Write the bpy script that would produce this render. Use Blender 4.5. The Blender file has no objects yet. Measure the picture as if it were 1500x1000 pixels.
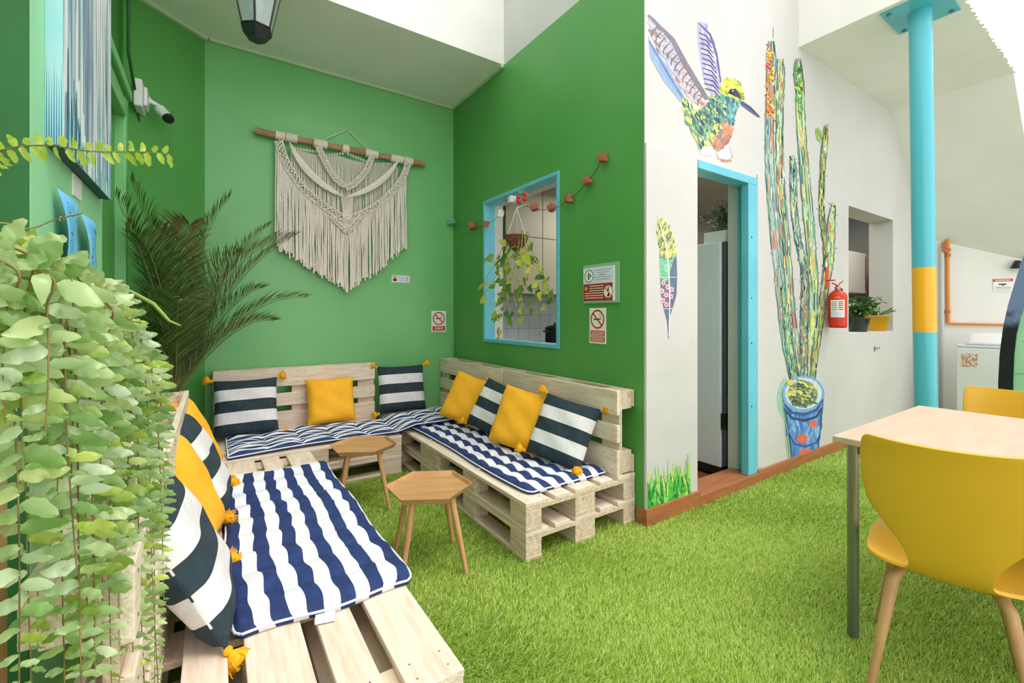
import bpy, bmesh, math, random
import numpy as np
from mathutils import Vector, Matrix
from math import pi, sin, cos, radians
random.seed(7)
SC = bpy.context.scene
COL = SC.collection
# ---------------------------------------------------------------- camera, light, exposure
FPX, CH, HZ = 655.0, 1.21, 460.0
YAW = radians(33.8)
FX, FY = sin(YAW), cos(YAW)
cam = bpy.data.cameras.new('camera'); camo = bpy.data.objects.new('camera', cam); COL.objects.link(camo)
camo.location = (0, 0, CH); camo.rotation_euler = (pi/2, 0, -YAW)
cam.sensor_width = 36; cam.lens = FPX/1500*36; cam.shift_y = -(500-HZ)/1500; cam.clip_start = 0.05
SC.camera = camo
w = bpy.data.worlds.new('sky'); SC.world = w; w.use_nodes = True
bg = w.node_tree.nodes['Background']; bg.inputs[0].default_value = (1.0, 0.965, 0.985, 1); bg.inputs[1].default_value = 1.85
sun = bpy.data.lights.new('sun', 'SUN'); sun.energy = 1.5; sun.angle = radians(25); sun.color = (1, .96, .88)
suno = bpy.data.objects.new('sun', sun); COL.objects.link(suno)
suno.rotation_euler = Vector((-.30, .38, -1)).to_track_quat('-Z', 'Y').to_euler()
kl = bpy.data.lights.new('kitchen_fill', 'AREA'); kl.energy = 30; kl.size = .8; kl.color = (1, .96, .88)
klo = bpy.data.objects.new('kitchen_fill', kl); COL.objects.link(klo); klo.location = (3.6, 3.0, 2.5)  # unseen fill light, added to brighten the enclosed kitchen
klo2 = bpy.data.objects.new('kitchen_fill', kl); COL.objects.link(klo2); klo2.location = (6.2, 2.5, 2.6)  # second unseen fill, added to lift the dark niche cabinet
SC.view_settings.view_transform = 'Standard'; SC.view_settings.look = 'None'
SC.view_settings.gamma = 1; SC.view_settings.use_curve_mapping = False
SC.view_settings.exposure = 0.12
# ---------------------------------------------------------------- helpers
def ray(px, py):
    r = (px-750)/FPX; u = (HZ-py)/FPX
    return Vector((FX+r*FY, FY-r*FX, u))
def at(px, py, X=None, Y=None, Z=None, D=None):
    """point of the place seen at a pixel, on the plane X=, Y=, Z= or at depth D"""
    d = ray(px, py)
    if X is not None: t = X/d.x
    elif Y is not None: t = Y/d.y
    elif Z is not None: t = (Z-CH)/d.z
    else: t = D
    return Vector((0, 0, CH))+d*t
def srgb(r, g, b):
    f = lambda c: (c/255/12.92 if c/255 <= .04045 else ((c/255+.055)/1.055)**2.4)
    return (f(r), f(g), f(b), 1)
class MB:
    """collects shapes into one mesh"""
    def __init__(s): s.v = []; s.f = []; s.m = []; s.sm = []
    def add(s, vs, fs, m=0, smooth=False):
        o = len(s.v); s.v += [tuple(v) for v in vs]
        for f in fs: s.f.append(tuple(i+o for i in f)); s.m.append(m); s.sm.append(smooth)
        return s
    def box(s, x0, x1, y0, y1, z0, z1, m=0, M=None, b=0):
        if b:
            bm = bmesh.new(); bmesh.ops.create_cube(bm, size=1)
            for v in bm.verts: v.co = Vector(((x0+x1)/2+v.co.x*(x1-x0), (y0+y1)/2+v.co.y*(y1-y0), (z0+z1)/2+v.co.z*(z1-z0)))
            bmesh.ops.bevel(bm, geom=bm.edges[:], offset=b, segments=2, affect='EDGES', profile=.5)
            bm.verts.index_update()
            vs = [v.co.copy() for v in bm.verts]; fs = [[v.index for v in f.verts] for f in bm.faces]; bm.free()
        else:
            vs = [Vector((x, y, z)) for z in (z0, z1) for y in (y0, y1) for x in (x0, x1)]
            fs = [(0,2,3,1),(4,5,7,6),(0,1,5,4),(2,6,7,3),(0,4,6,2),(1,3,7,5)]
        if M is not None: vs = [M@v for v in vs]
        return s.add(vs, fs, m)
    def prism(s, pts, d, m=0):
        """polygon pts (3D), extruded by vector d"""
        n = len(pts); d = Vector(d)
        vs = [Vector(p) for p in pts]+[Vector(p)+d for p in pts]
        fs = [tuple(range(n-1, -1, -1)), tuple(range(n, 2*n))]+[(i, (i+1) % n, n+(i+1) % n, n+i) for i in range(n)]
        return s.add(vs, fs, m)
    def tube(s, pts, r, n=8, m=0, cap=True, smooth=True):
        pts = [Vector(p) for p in pts]; k = len(pts)
        rs = r if isinstance(r, (list, tuple)) else [r]*k
        vs = []; fs = []; prev = None
        for i, p in enumerate(pts):
            t = (pts[min(i+1, k-1)]-pts[max(i-1, 0)]).normalized()
            a = prev if prev is not None else (Vector((0, 0, 1)) if abs(t.z) < .9 else Vector((1, 0, 0)))
            a = (a-t*a.dot(t)); a = a.normalized() if a.length > 1e-6 else t.orthogonal().normalized()
            prev = a; b = t.cross(a)
            for j in range(n):
                an = 2*pi*j/n; vs.append(p+(a*cos(an)+b*sin(an))*rs[i])
        for i in range(k-1):
            for j in range(n): fs.append((i*n+j, i*n+(j+1) % n, (i+1)*n+(j+1) % n, (i+1)*n+j))
        s.add(vs, fs, m, smooth)
        if cap: s.add(vs[:n], [tuple(range(n-1, -1, -1))], m); s.add(vs[-n:], [tuple(range(n))], m)
        return s
    def lathe(s, prof, n=24, m=0, c=(0, 0, 0), smooth=True, rot=0, cap=True):
        c = Vector(c); vs = []; fs = []; k = len(prof)
        for (r, z) in prof:
            for j in range(n): an = 2*pi*j/n+rot; vs.append(c+Vector((r*cos(an), r*sin(an), z)))
        for i in range(k-1):
            for j in range(n): fs.append((i*n+j, i*n+(j+1) % n, (i+1)*n+(j+1) % n, (i+1)*n+j))
        s.add(vs, fs, m, smooth)
        if cap:
            s.add(vs[:n], [tuple(range(n-1, -1, -1))], m); s.add(vs[-n:], [tuple(range(n))], m)
        return s
    def mesh(s, name, mats):
        me = bpy.data.meshes.new(name); me.from_pydata(s.v, [], s.f)
        for m in (mats if isinstance(mats, (list, tuple)) else [mats]): me.materials.append(m)
        me.polygons.foreach_set('material_index', s.m); me.polygons.foreach_set('use_smooth', s.sm)
        me.update(); return me
    def build(s, name, mats, parent=None, label=None, **k):
        o = bpy.data.objects.new(name, s.mesh(name, mats)); COL.objects.link(o)
        if parent is not None: o.parent = parent
        if label and parent is not None: o['label'] = label
        elif label: tag(o, label, **k)
        return o
def tag(o, label, cat, group=None, kind=None):
    o['label'] = label; o['category'] = cat
    if group: o['group'] = group
    if kind: o['kind'] = kind
    return o
def thing(name, label, cat, loc=(0, 0, 0), rz=0, group=None):
    o = bpy.data.objects.new(name, None); COL.objects.link(o); o.empty_display_size = .05
    o.location = loc; o.rotation_euler = (0, 0, rz)
    return tag(o, label, cat, group)
def struct(o): o['kind'] = 'structure'; return o
def dup(o, label=None, parent=None):
    c = o.copy(); COL.objects.link(c); c.parent = parent
    if label: c['label'] = label
    for ch in list(o.children): dup(ch, None, c)
    return c
def flip_fix(o):
    bm = bmesh.new(); bm.from_mesh(o.data); bmesh.ops.recalc_face_normals(bm, faces=bm.faces); bm.to_mesh(o.data); bm.free()
# ---------------------------------------------------------------- materials
def nodes(name):
    m = bpy.data.materials.new(name); m.use_nodes = True; nt = m.node_tree
    return m, nt, nt.nodes['Principled BSDF']
def plain(name, c, rough=.6, metal=0, c2=None, scale=8, bump=0, bscale=60, stretch=(1, 1, 1), rand=0, spec=.5, detail=4, lo=.35, hi=.65, emit=0, trans=0):
    m, nt, b = nodes(name); N = nt.nodes; L = nt.links
    b.inputs['Base Color'].default_value = c; b.inputs['Roughness'].default_value = rough; b.inputs['Metallic'].default_value = metal
    b.inputs['Specular IOR Level'].default_value = spec
    if c2 or bump:
        tc = N.new('ShaderNodeTexCoord'); mp = N.new('ShaderNodeMapping'); mp.inputs['Scale'].default_value = stretch
        L.new(tc.outputs['Object'], mp.inputs[0])
        if rand:
            oi = N.new('ShaderNodeObjectInfo'); mu = N.new('ShaderNodeMath'); mu.operation = 'MULTIPLY'; mu.inputs[1].default_value = 37
            L.new(oi.outputs['Random'], mu.inputs[0]); L.new(mu.outputs[0], mp.inputs['Location'])
    if c2:
        n = N.new('ShaderNodeTexNoise'); n.inputs['Scale'].default_value = scale; n.inputs['Detail'].default_value = detail
        r = N.new('ShaderNodeValToRGB'); r.color_ramp.elements[0].color = c; r.color_ramp.elements[1].color = c2
        r.color_ramp.elements[0].position = lo; r.color_ramp.elements[1].position = hi
        L.new(mp.outputs[0], n.inputs[0]); L.new(n.outputs[0], r.inputs[0]); L.new(r.outputs[0], b.inputs['Base Color'])
    if bump:
        n2 = N.new('ShaderNodeTexNoise'); n2.inputs['Scale'].default_value = bscale; n2.inputs['Detail'].default_value = 5
        bp = N.new('ShaderNodeBump'); bp.inputs['Strength'].default_value = bump; bp.inputs['Distance'].default_value = .01
        L.new(mp.outputs[0], n2.inputs[0]); L.new(n2.outputs[0], bp.inputs['Height']); L.new(bp.outputs[0], b.inputs['Normal'])
    if trans:
        b.inputs['Transmission Weight'].default_value = trans
    return m
def leafmat(name, cs, rough=.4, tr=.35, spec=.5):
    m, nt, b = nodes(name); N = nt.nodes; L = nt.links
    g = N.new('ShaderNodeNewGeometry'); r = N.new('ShaderNodeValToRGB'); cr = r.color_ramp
    cr.elements[0].color = cs[0]; cr.elements[1].color = cs[-1]
    for i, c in enumerate(cs[1:-1]): e = cr.elements.new((i+1)/(len(cs)-1)); e.color = c
    L.new(g.outputs['Random Per Island'], r.inputs[0]); L.new(r.outputs[0], b.inputs['Base Color'])
    b.inputs['Roughness'].default_value = rough; b.inputs['Specular IOR Level'].default_value = spec
    t = N.new('ShaderNodeBsdfTranslucent'); L.new(r.outputs[0], t.inputs[0])
    mx = N.new('ShaderNodeMixShader'); mx.inputs[0].default_value = tr
    out = [n for n in N if n.type == 'OUTPUT_MATERIAL'][0]
    L.new(b.outputs[0], mx.inputs[1]); L.new(t.outputs[0], mx.inputs[2]); L.new(mx.outputs[0], out.inputs[0])
    return m
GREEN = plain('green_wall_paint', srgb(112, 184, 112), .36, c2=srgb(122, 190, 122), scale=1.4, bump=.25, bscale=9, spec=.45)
GREEN2 = plain('green_wall_paint_shaded', srgb(82, 154, 74), .42, c2=srgb(92, 162, 84), scale=1.3, bump=.25, bscale=8, spec=.4)  # darker copy of the wall green, weaker light put into the colour
WHITE = plain('white_wall_paint', srgb(208, 207, 203), .7, c2=srgb(201, 200, 196), scale=1.6, bump=.25, bscale=12)
CEIL = plain('ceiling_white', srgb(240, 238, 234), .8, c2=srgb(234, 232, 227), scale=2, bump=.15, bscale=15)
WOOD = plain('pallet_wood', srgb(234, 219, 200), .65, c2=srgb(208, 186, 162), scale=5, stretch=(1, 9, 9), bump=.3, bscale=14, rand=1, lo=.4, hi=.8)
WOODD = plain('pallet_wood_rough', srgb(224, 206, 182), .75, c2=srgb(186, 160, 130), scale=6, stretch=(1, 7, 7), bump=.5, bscale=20, rand=1, lo=.38, hi=.8)
TWOOD = plain('stool_wood', srgb(196, 152, 104), .45, c2=srgb(178, 131, 82), scale=4, stretch=(1, 8, 1), bump=.1, bscale=20, rand=1)
LEGW = plain('leg_beech_wood', srgb(205, 160, 112), .45, c2=srgb(190, 140, 92), scale=5, stretch=(6, 6, 1), rand=1)
NAVY = plain('navy_canvas', srgb(32, 50, 58), .85, c2=srgb(40, 60, 70), scale=30, bump=.2, bscale=200)
CANV = plain('white_canvas', srgb(232, 230, 230), .85, c2=srgb(222, 220, 220), scale=30, bump=.2, bscale=200)
YEL = plain('yellow_velvet', srgb(253, 188, 40), .8, c2=srgb(248, 176, 28), scale=9, bump=.2, bscale=120)
TASS = plain('yellow_yarn', srgb(250, 186, 20), .9, c2=srgb(228, 160, 20), scale=60)
BLUE = plain('blue_mat_cotton', srgb(28, 56, 112), .75, c2=srgb(20, 42, 92), scale=20, bump=.25, bscale=70)
MWHT = plain('white_mat_cotton', srgb(232, 235, 240), .75, c2=srgb(222, 226, 234), scale=20, bump=.25, bscale=70)
SKYB = plain('sky_blue_paint', srgb(98, 186, 208), .4, c2=srgb(110, 196, 216), scale=3, bump=.15, bscale=14)
BROWN = plain('brown_laminate', srgb(178, 112, 72), .45, c2=srgb(160, 96, 58), scale=4, stretch=(1, 8, 8))
BLACK = plain('black_metal', srgb(22, 26, 26), .4)
STEEL = plain('grey_steel', srgb(150, 152, 150), .35, .9)
CHAIRY = plain('yellow_chair_shell', srgb(232, 180, 52), .35, c2=srgb(226, 172, 42), scale=2)
TABTOP = plain('pale_birch_top', srgb(206, 182, 160), .5, c2=srgb(198, 174, 150), scale=4, stretch=(1, 6, 1))
WPLAST = plain('white_plastic', srgb(235, 235, 235), .4)
CORD = plain('macrame_cotton', srgb(240, 230, 220), .9, c2=srgb(228, 216, 204), scale=80)
DOWEL = plain('driftwood', srgb(186, 146, 112), .7, c2=srgb(160, 118, 86), scale=6, stretch=(1, 9, 9))
RED = plain('red_gloss', srgb(214, 48, 30), .35)
BRICK = plain('cube_wood', srgb(176, 112, 84), .8, c2=srgb(146, 86, 62), scale=40)
TERRA = plain('brown_pot', srgb(120, 62, 44), .7)
SOIL = plain('soil', srgb(60, 42, 30), .95, c2=srgb(40, 28, 20), scale=40)
# ---------------------------------------------------------------- the setting
XB, YC, YA, XL, ZC = 2.05, 1.70, 4.14, -.42, 3.32   # green window wall, white wall, back wall, left wall, soffit
HT = 4.7
floor = struct(MB().box(-2.2, 8.6, -3, YC+.0, -.12, 0).box(-2.2, XB, YC, YA+.2, -.12, 0).build('floor', plain('turf_backing', srgb(104, 134, 54), .95, c2=srgb(122, 150, 66), scale=5)))
struct(MB().box(XB+.0, 7.6, YC+.0, YA+.2, -.14, -.04).build('floor_kitchen', BROWN))
# back wall, angled corner wall, left wall
struct(MB().box(-.05, XB+.14, YA, YA+.14, 0, HT).build('wall_back', GREEN))
p0, p1 = Vector((-.05, YA, 0)), Vector((XL-.06, 3.80, 0))
dd = (p1-p0).normalized(); nn = Vector((dd.y, -dd.x, 0))
if nn.y < 0: nn = -nn
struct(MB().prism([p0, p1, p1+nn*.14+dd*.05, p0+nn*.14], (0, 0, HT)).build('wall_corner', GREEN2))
# left wall: pilaster face, then a recess that holds a green painted door
struct(MB().box(-1.3, XL-.002, 1.765, 1.775, 0, HT).build('wall_left_return', plain('green_wall_paint_deep_shade', srgb(34, 100, 46), .6, c2=srgb(44, 112, 56), scale=2, bump=.4, bscale=8)))  # shade on this less lit face is put into the darker green
struct(MB().box(-1.3, XL, 1.775, 2.74, 0, HT).build('wall_left', plain('green_wall_paint_lit', srgb(150, 218, 162), .4, c2=srgb(156, 222, 168), scale=1.5, bump=.2, bscale=10)))  # light falling on the pilaster face is put into the paler green
struct(MB().box(-1.3, XL-.08, 2.74, 3.9, 0, HT).build('wall_left_recess', GREEN2))
dr = struct(MB().box(XL-.08, XL-.05, 2.76, 3.42, 0, 2.34, b=.004).build('door_1', GREEN2))
struct(MB().box(XL-.08, XL-.0, 3.42, 3.50, 0, 2.52, b=.006).box(XL-.08, XL-.0, 2.742, 3.42, 2.36, 2.46, b=.006).box(XL-.08, XL+.02, 2.742, 3.50, 2.48, 2.54, b=.006).build('trim_1', GREEN))
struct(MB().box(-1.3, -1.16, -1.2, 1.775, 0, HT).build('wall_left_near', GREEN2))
# window wall (green) with its opening
wa, wb = at(709, 295, X=XB), at(820, 250, X=XB)
wz0 = at(820, 511, X=XB).z; wz1 = (wa.z+wb.z)/2; wy1, wy0 = wa.y, wb.y
print('window', wy0, wy1, wz0, wz1, wa, wb)
def wall_with_hole_x(x0, x1, y0, y1, z0, z1, hy0, hy1, hz0, hz1):
    return MB().box(x0, x1, y0, hy0, z0, z1).box(x0, x1, hy1, y1, z0, z1).box(x0, x1, hy0, hy1, z0, hz0).box(x0, x1, hy0, hy1, hz1, z1)
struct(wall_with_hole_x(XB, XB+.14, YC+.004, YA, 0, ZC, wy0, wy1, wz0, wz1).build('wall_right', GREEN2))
struct(MB().box(XB, XB+.14, YC+.004, YA, ZC, HT).build('wall_upper', WHITE))
f = .028
wf = MB()
for a in ((wy0, wy0+f, wz0, wz1), (wy1-f, wy1, wz0, wz1), (wy0+f, wy1-f, wz0, wz0+f), (wy0+f, wy1-f, wz1-f, wz1)):
    wf.box(XB-.012, XB+.10, *a, b=.003)
struct(wf.build('window_1', SKYB))
wi = MB()
for a in ((wy0, wy0+.02, wz0, wz1), (wy1-.02, wy1, wz0, wz1), (wy0+.02, wy1-.02, wz0, wz0+.02), (wy0+.02, wy1-.02, wz1-.02, wz1)):
    wi.box(XB+.101, XB+.19, *a)
struct(wi.build('trim_2', WHITE))
# white wall with door and window openings
XE = 7.3
dx0, dx1 = 2.50, at(1108, 400, Y=YC).x
dz = at(1010, 230, Y=YC).z
kx0, kx1 = at(1243, 400, Y=YC).x, at(1308, 400, Y=YC).x
kz0, kz1 = at(1243, 488, Y=YC).z, at(1243, 301, Y=YC).z
print('door', dx0, dx1, dz, 'kwin', kx0, kx1, kz0, kz1)
c = MB().box(XB, XB+.14, YC, YC+.004, 0, HT).box(XB+.14, dx0, YC, YC+.14, 0, HT).box(dx0, dx1, YC, YC+.14, dz, HT)
c.box(dx1, kx0, YC, YC+.14, 0, HT).box(kx0, kx1, YC, YC+.14, 0, kz0).box(kx0, kx1, YC, YC+.14, kz1, HT).box(kx1, XE, YC, YC+.14, 0, HT)
struct(c.build('wall_front', WHITE))
# niche behind the second window is deeper
n = MB().box(kx0-.1, kx1+.05, YC+.14, YC+.21, kz1, kz1+.06).box(kx1, kx1+.06, YC+.14, YC+.21, kz0-.06, kz1+.06).box(kx0-.1, kx1, YC+.14, YC+.21, kz0-.06, kz0)
struct(n.build('window_2', WHITE))
# overlay board left of the door with its top ledge
struct(MB().box(XB, 2.535, YC-.012, YC, .1, dz, b=.002).build('trim_3', WHITE))
# door frame
fr = MB().box(dx0+.05, dx1, YC-.008, YC+.10, dz-.055, dz, b=.004).box(dx1-.12, dx1, YC-.008, YC+.045, .07, dz-.055, b=.004).box(dx1-.05, dx1, YC+.045, YC+.11, .07, dz-.055, b=.003).box(dx0, dx0+.04, YC+.0, YC+.1, .07, dz)
for z in (.55, 1.0, 1.32, 1.75): fr.lathe([(.006, 0), (.006, .003)], 8, 1, (0, 0, 0)) if 0 else fr.box(dx1-.085, dx1-.075, YC-.0095, YC-.008, z, z+.012, m=1)
struct(fr.build('door_2', [SKYB, BLACK]))
struct(MB().box(dx1-.05, dx1, YC+.11, YC+.185, -.04, dz).build('trim_4', WHITE))
struct(MB().box(dx1, dx1+.07, YC-.01, YC, .1, dz+.03, b=.003).build('trim_5', WHITE))
# baseboards and threshold
struct(MB().box(XB-.012, 2.55, YC-.024, YC-.0, 0, .1, b=.003).box(XB-.012, XB, YC, YC+.05, 0, .1).build('baseboard_left', BROWN))
struct(MB().box(dx1-.0, XE, YC-.018, YC, 0, .085, b=.003).build('baseboard_right', BROWN))
struct(MB().box(2.55, dx1, YC-.024, YC+.16, -.03, .07, b=.003).build('trim_6', BROWN))
# soffits and ceilings
YF = at(738, 95, Z=ZC).y
print('soffit edge', YF)
struct(MB().box(-1.0, XB, YF, YA, ZC, ZC+.1).box(-1.0, XB, YF, YF+.1, ZC+.1, HT).build('ceiling', CEIL))
# little moulding along the soffit
struct(MB().box(-.02, XB-.012, YA-.03, YA, ZC-.025, ZC, b=.004).box(XB-.03, XB, YF, YA-.02, ZC-.025, ZC, b=.004).prism([p0+Vector((0, 0, ZC-.025)), p1+Vector((0, 0, ZC-.025)), p1-nn*.03+Vector((0, 0, ZC-.025)), p0-nn*.03+Vector((0, 0, ZC-.025))], (0, 0, .025)).build('trim_7', plain('soffit_moulding', srgb(186, 206, 172), .6)))
# stair slab over the white wall: flat then sloping down
SX, SY, SZ = at(1170, 70, Y=YC).x, .82, 3.35
st = MB()
x1 = 5.9; x2 = 9.2; z2 = SZ-.925*(x2-x1)
prof = [(SX, SZ), (x1, SZ), (x2, z2), (x2, z2+1.8), (x1+.4, HT), (SX, HT)]
# jagged plaster edge
st.prism([(x, SY, z) for x, z in prof], (0, YC-SY, 0))
rr = random.Random(3)
for i in range(26):
    x = SX+.1+i*.078; wdt = rr.uniform(.03, .07)
    st.prism([(x, SY-.0, SZ), (x+wdt*1.3, SY, SZ), (x+wdt, SY-rr.uniform(.004, .02), SZ+.0), (x+.01, SY-rr.uniform(.004, .015), SZ)], (0, 0, .05))
so = st.build('ceiling_stair', CEIL); flip_fix(so); struct(so)
# laundry corner walls
q0 = Vector((7.22, 1.70, 0)); q1 = Vector((7.75, .55, 0)); qd = (q1-q0).normalized(); qn = Vector((-qd.y, qd.x, 0))
if qn.x < 0: qn = -qn
struct(MB().prism([q0, q1, q1+qn*.12, q0+qn*.12], (0, 0, 2.6)).build('wall_laundry', CEIL))
struct(MB().box(8.4, 8.55, -3, 1.7, 0, HT).build('wall_far_right', WHITE))

struct(MB().box(6.9, 8.4, .82, .94, 0, 1.0).build('wall_stair', WHITE)) if 0 else None
# kitchen shell behind the walls
KD = plain('kitchen_wall', srgb(150, 150, 138), .8)
struct(MB().box(XB+.14, 7.6, YA, YA+.14, -.04, 2.75).build('wall_kitchen', KD))
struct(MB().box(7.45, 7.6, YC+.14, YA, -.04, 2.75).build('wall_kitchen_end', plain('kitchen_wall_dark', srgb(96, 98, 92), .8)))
struct(MB().box(XB+.14, 7.6, YC+.14, YA, 2.7, 2.78).build('ceiling_kitchen', KD))
# ---------------------------------------------------------------- artificial turf
def turf():
    rng = np.random.default_rng(5)
    def region(x0, x1, y0, y1, dens):
        n = int((x1-x0)*(y1-y0)*dens); return np.stack([rng.uniform(x0, x1, n), rng.uniform(y0, y1, n)], 1)
    P = np.concatenate([region(.0, 2.6, .3, 1.69, 42000), region(.5, 2.04, 1.69, 3.3, 30000), region(.4, 2.9, -.7, .3, 34000),
                        region(2.6, 4.2, -.3, 1.685, 22000), region(4.2, 7.2, -.2, 1.685, 8000), region(2.9, 4.2, -.7, -.3, 9000)])
    bx = ((P[:, 0] > .0) & (P[:, 0] < .5) & (P[:, 1] > 1.08))
    P = P[~bx]; n = len(P)
    L = rng.uniform(.014, .03, n); az = rng.normal(-.5, .9, n)+.9*np.sin(P[:, 0]*2.1+1)*np.cos(P[:, 1]*2.7)+.5*np.sin(P[:, 0]*6+P[:, 1]*5); lean = rng.uniform(.35, 1.25, n)
    wv = .0015*(1+.25*np.hypot(P[:, 0], P[:, 1]))
    wa_ = az+np.pi/2+rng.normal(0, .5, n)
    dx, dy = np.cos(wa_)*wv, np.sin(wa_)*wv
    V = np.zeros((n, 3, 3))
    V[:, 0] = np.stack([P[:, 0]-dx, P[:, 1]-dy, np.zeros(n)], 1); V[:, 1] = np.stack([P[:, 0]+dx, P[:, 1]+dy, np.zeros(n)], 1)
    V[:, 2] = np.stack([P[:, 0]+L*np.sin(lean)*np.cos(az), P[:, 1]+L*np.sin(lean)*np.sin(az), .004+L*np.cos(lean)*.75], 1)
    me = bpy.data.meshes.new('turf'); me.vertices.add(3*n); me.vertices.foreach_set('co', V.reshape(-1))
    me.loops.add(3*n); me.loops.foreach_set('vertex_index', np.arange(3*n)); me.polygons.add(n)
    me.polygons.foreach_set('loop_start', np.arange(n)*3); me.polygons.foreach_set('loop_total', np.full(n, 3))
    me.update(); me.materials.append(leafmat('turf_blades', [srgb(120, 154, 40), srgb(164, 196, 66), srgb(186, 214, 88), srgb(204, 224, 118), srgb(220, 232, 150)], .5, .3, .35))
    o = bpy.data.objects.new('artificial_grass', me); COL.objects.link(o)
    tag(o, 'bright green artificial grass turf covering the whole patio floor', 'grass', kind='stuff')
turf()
# ---------------------------------------------------------------- pallets
BW = [(0, .145), (.188, .288), (.3275, .4725), (.512, .612), (.655, .8)]
NAIL = plain('nail_heads', srgb(120, 100, 84), .6)
def nails(mb, xs, ys, z):
    for x in xs:
        for y in ys: mb.lathe([(.003, z), (.003, z+.0006)], 6, 1, (x, y, 0))
def pallet_meshes():
    M = {}
    M['deck'] = []; M['deck_nailed'] = []
    for a, b in BW:
        mb = MB().box(.0+random.uniform(0, .004), 1.2-random.uniform(0, .004), a, b, .122, .144, b=.003)
        M['deck'].append(mb.mesh('deck_board', WOOD))
        nails(mb, (.04, .1, .57, .63, 1.1, 1.16), (a+.03, b-.03), .144); M['deck_nailed'].append(mb.mesh('deck_board', [WOOD, NAIL]))
    M['string'] = [MB().box(a, b, .002, .798, .1, .122, b=.002).mesh('stringer_board', WOODD) for a, b in ((0.002, .145), (.5275, .6725), (1.055, 1.198))]
    M['block'] = [MB().box(a, b, c, d, .022, .1, b=.003).mesh('block', WOODD) for a, b in ((.002, .145), (.5275, .6725), (1.055, 1.198)) for c, d in ((.002, .1), (.3275, .4725), (.7, .798))]
    M['bottom'] = [MB().box(0, 1.2, a, b, 0, .022, b=.003).mesh('bottom_board', WOODD) for a, b in ((0, .1), (.3275, .4725), (.7, .8))]
    return M
PM = pallet_meshes()
def pallet(label, loc, rz=0, sc=(1, 1, 1), group=None, nail=False):
    t = thing('wooden_pallet', label, 'pallet', loc, rz, group); t.scale = sc
    for k, nme in (('deck_nailed' if nail else 'deck', 'deck_board'), ('string', 'stringer_board'), ('block', 'block'), ('bottom', 'bottom_board')):
        for me in PM[k]:
            o = bpy.data.objects.new(nme, me); COL.objects.link(o); o.parent = t
    return t
# bench on the right, along the window wall: 2 pallets long, 2 high (boards run along Y)
BX0, BY0 = 1.262, 1.765
G = 'pallets stacked into the corner sofa'
for j, (y, who) in enumerate(((BY0, 'near white wall end'), (BY0+1.19, 'far corner end'))):
    for k in range(2):
        pallet('pale wooden pallet, %s layer of right bench under the window, %s' % (('lower', 'upper')[k], who), (BX0+.785, y, .0005+k*.1445), pi/2, (.985, .98, 1), G, k == 1)
# bench along the back wall (boards run along X)
for k in range(2):
    pallet('pale wooden pallet, %s layer of back bench under the macrame hanging' % ('lower', 'upper')[k], (.0, 3.30, .0005+k*.1445), 0, (1.0, .98, 1), G, k == 1)
# left bench
for j, (y, who) in enumerate(((1.035, 'nearest the camera'), (1.035+1.125, 'next to the back bench'))):
    for k in range(2):
        pallet('pale wooden pallet, %s layer of left bench, %s' % (('lower', 'upper')[k], who), (.545, y, .0005+k*.1445), pi/2, (.925, 1.0, 1), G, k == 1)
# ---- backrests: cut pallets standing on the benches
def backrest(label, loc, rz, L=1.2, H=.485, tilt=0):
    t = thing('pallet_backrest', label, 'pallet backrest', loc, rz, 'cut pallets standing as backrests')
    for z0, z1 in ((0, .145), (.19, .29), (.345, H)):
        mb = MB().box(.0, L, -.022, 0, z0, z1, b=.003)
        for x in (.035, .1, L/2-.03, L/2+.03, L-.1, L-.035):
            for z in (z0+.03, z1-.03): mb.tube([(x, -.0222, z), (x, -.0235, z)], .0035, 6, 1)
        mb.build('slat', [WOOD, NAIL], t)
    for x0, x1 in ((.0, .145), (L/2-.07, L/2+.07), (L-.145, L)):
        MB().box(x0+.003, x1-.003, 0, .022, .0, H-.002, b=.002).build('upright_board', WOODD, t)
        for z0, z1 in ((.01, .135), (H-.11, H-.004)):
            MB().box(x0+.003, x1-.003, .022, .1, z0, z1, b=.003).build('block', WOODD, t)
    MB().box(0, L, .1, .122, .005, .105, b=.003).build('rear_slat', WOODD, t)
    MB().box(0, L, .1, .122, H-.1, H-.004, b=.003).build('rear_slat', WOODD, t)
    return t
ZB = .2895
# right: faces -X ; local -y must map to -X: rz = -90 -> local x -> -Y
backrest('pale slatted pallet backrest under the blue window, beside the white wall', (XB-.128, BY0+1.195, ZB), -pi/2, 1.19)
backrest('pale slatted pallet backrest below the window, reaching the corner', (XB-.134, BY0+2.36, ZB), -pi/2, 1.15)
backrest('pale slatted pallet backrest against the back wall below the macrame', (.0, YA-.13, ZB), 0, 1.2, .49)
# left: faces +X ; local -y -> +X : rz=+90 -> local x -> +Y
backrest('pale slatted pallet backrest on left wall behind the hanging fern, near end', (-.135, 1.02, ZB), pi/2, .935)
backrest('pale slatted pallet backrest on left wall behind the striped cushions, far end', (-.135, 1.96, ZB), pi/2, 1.2)
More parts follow.
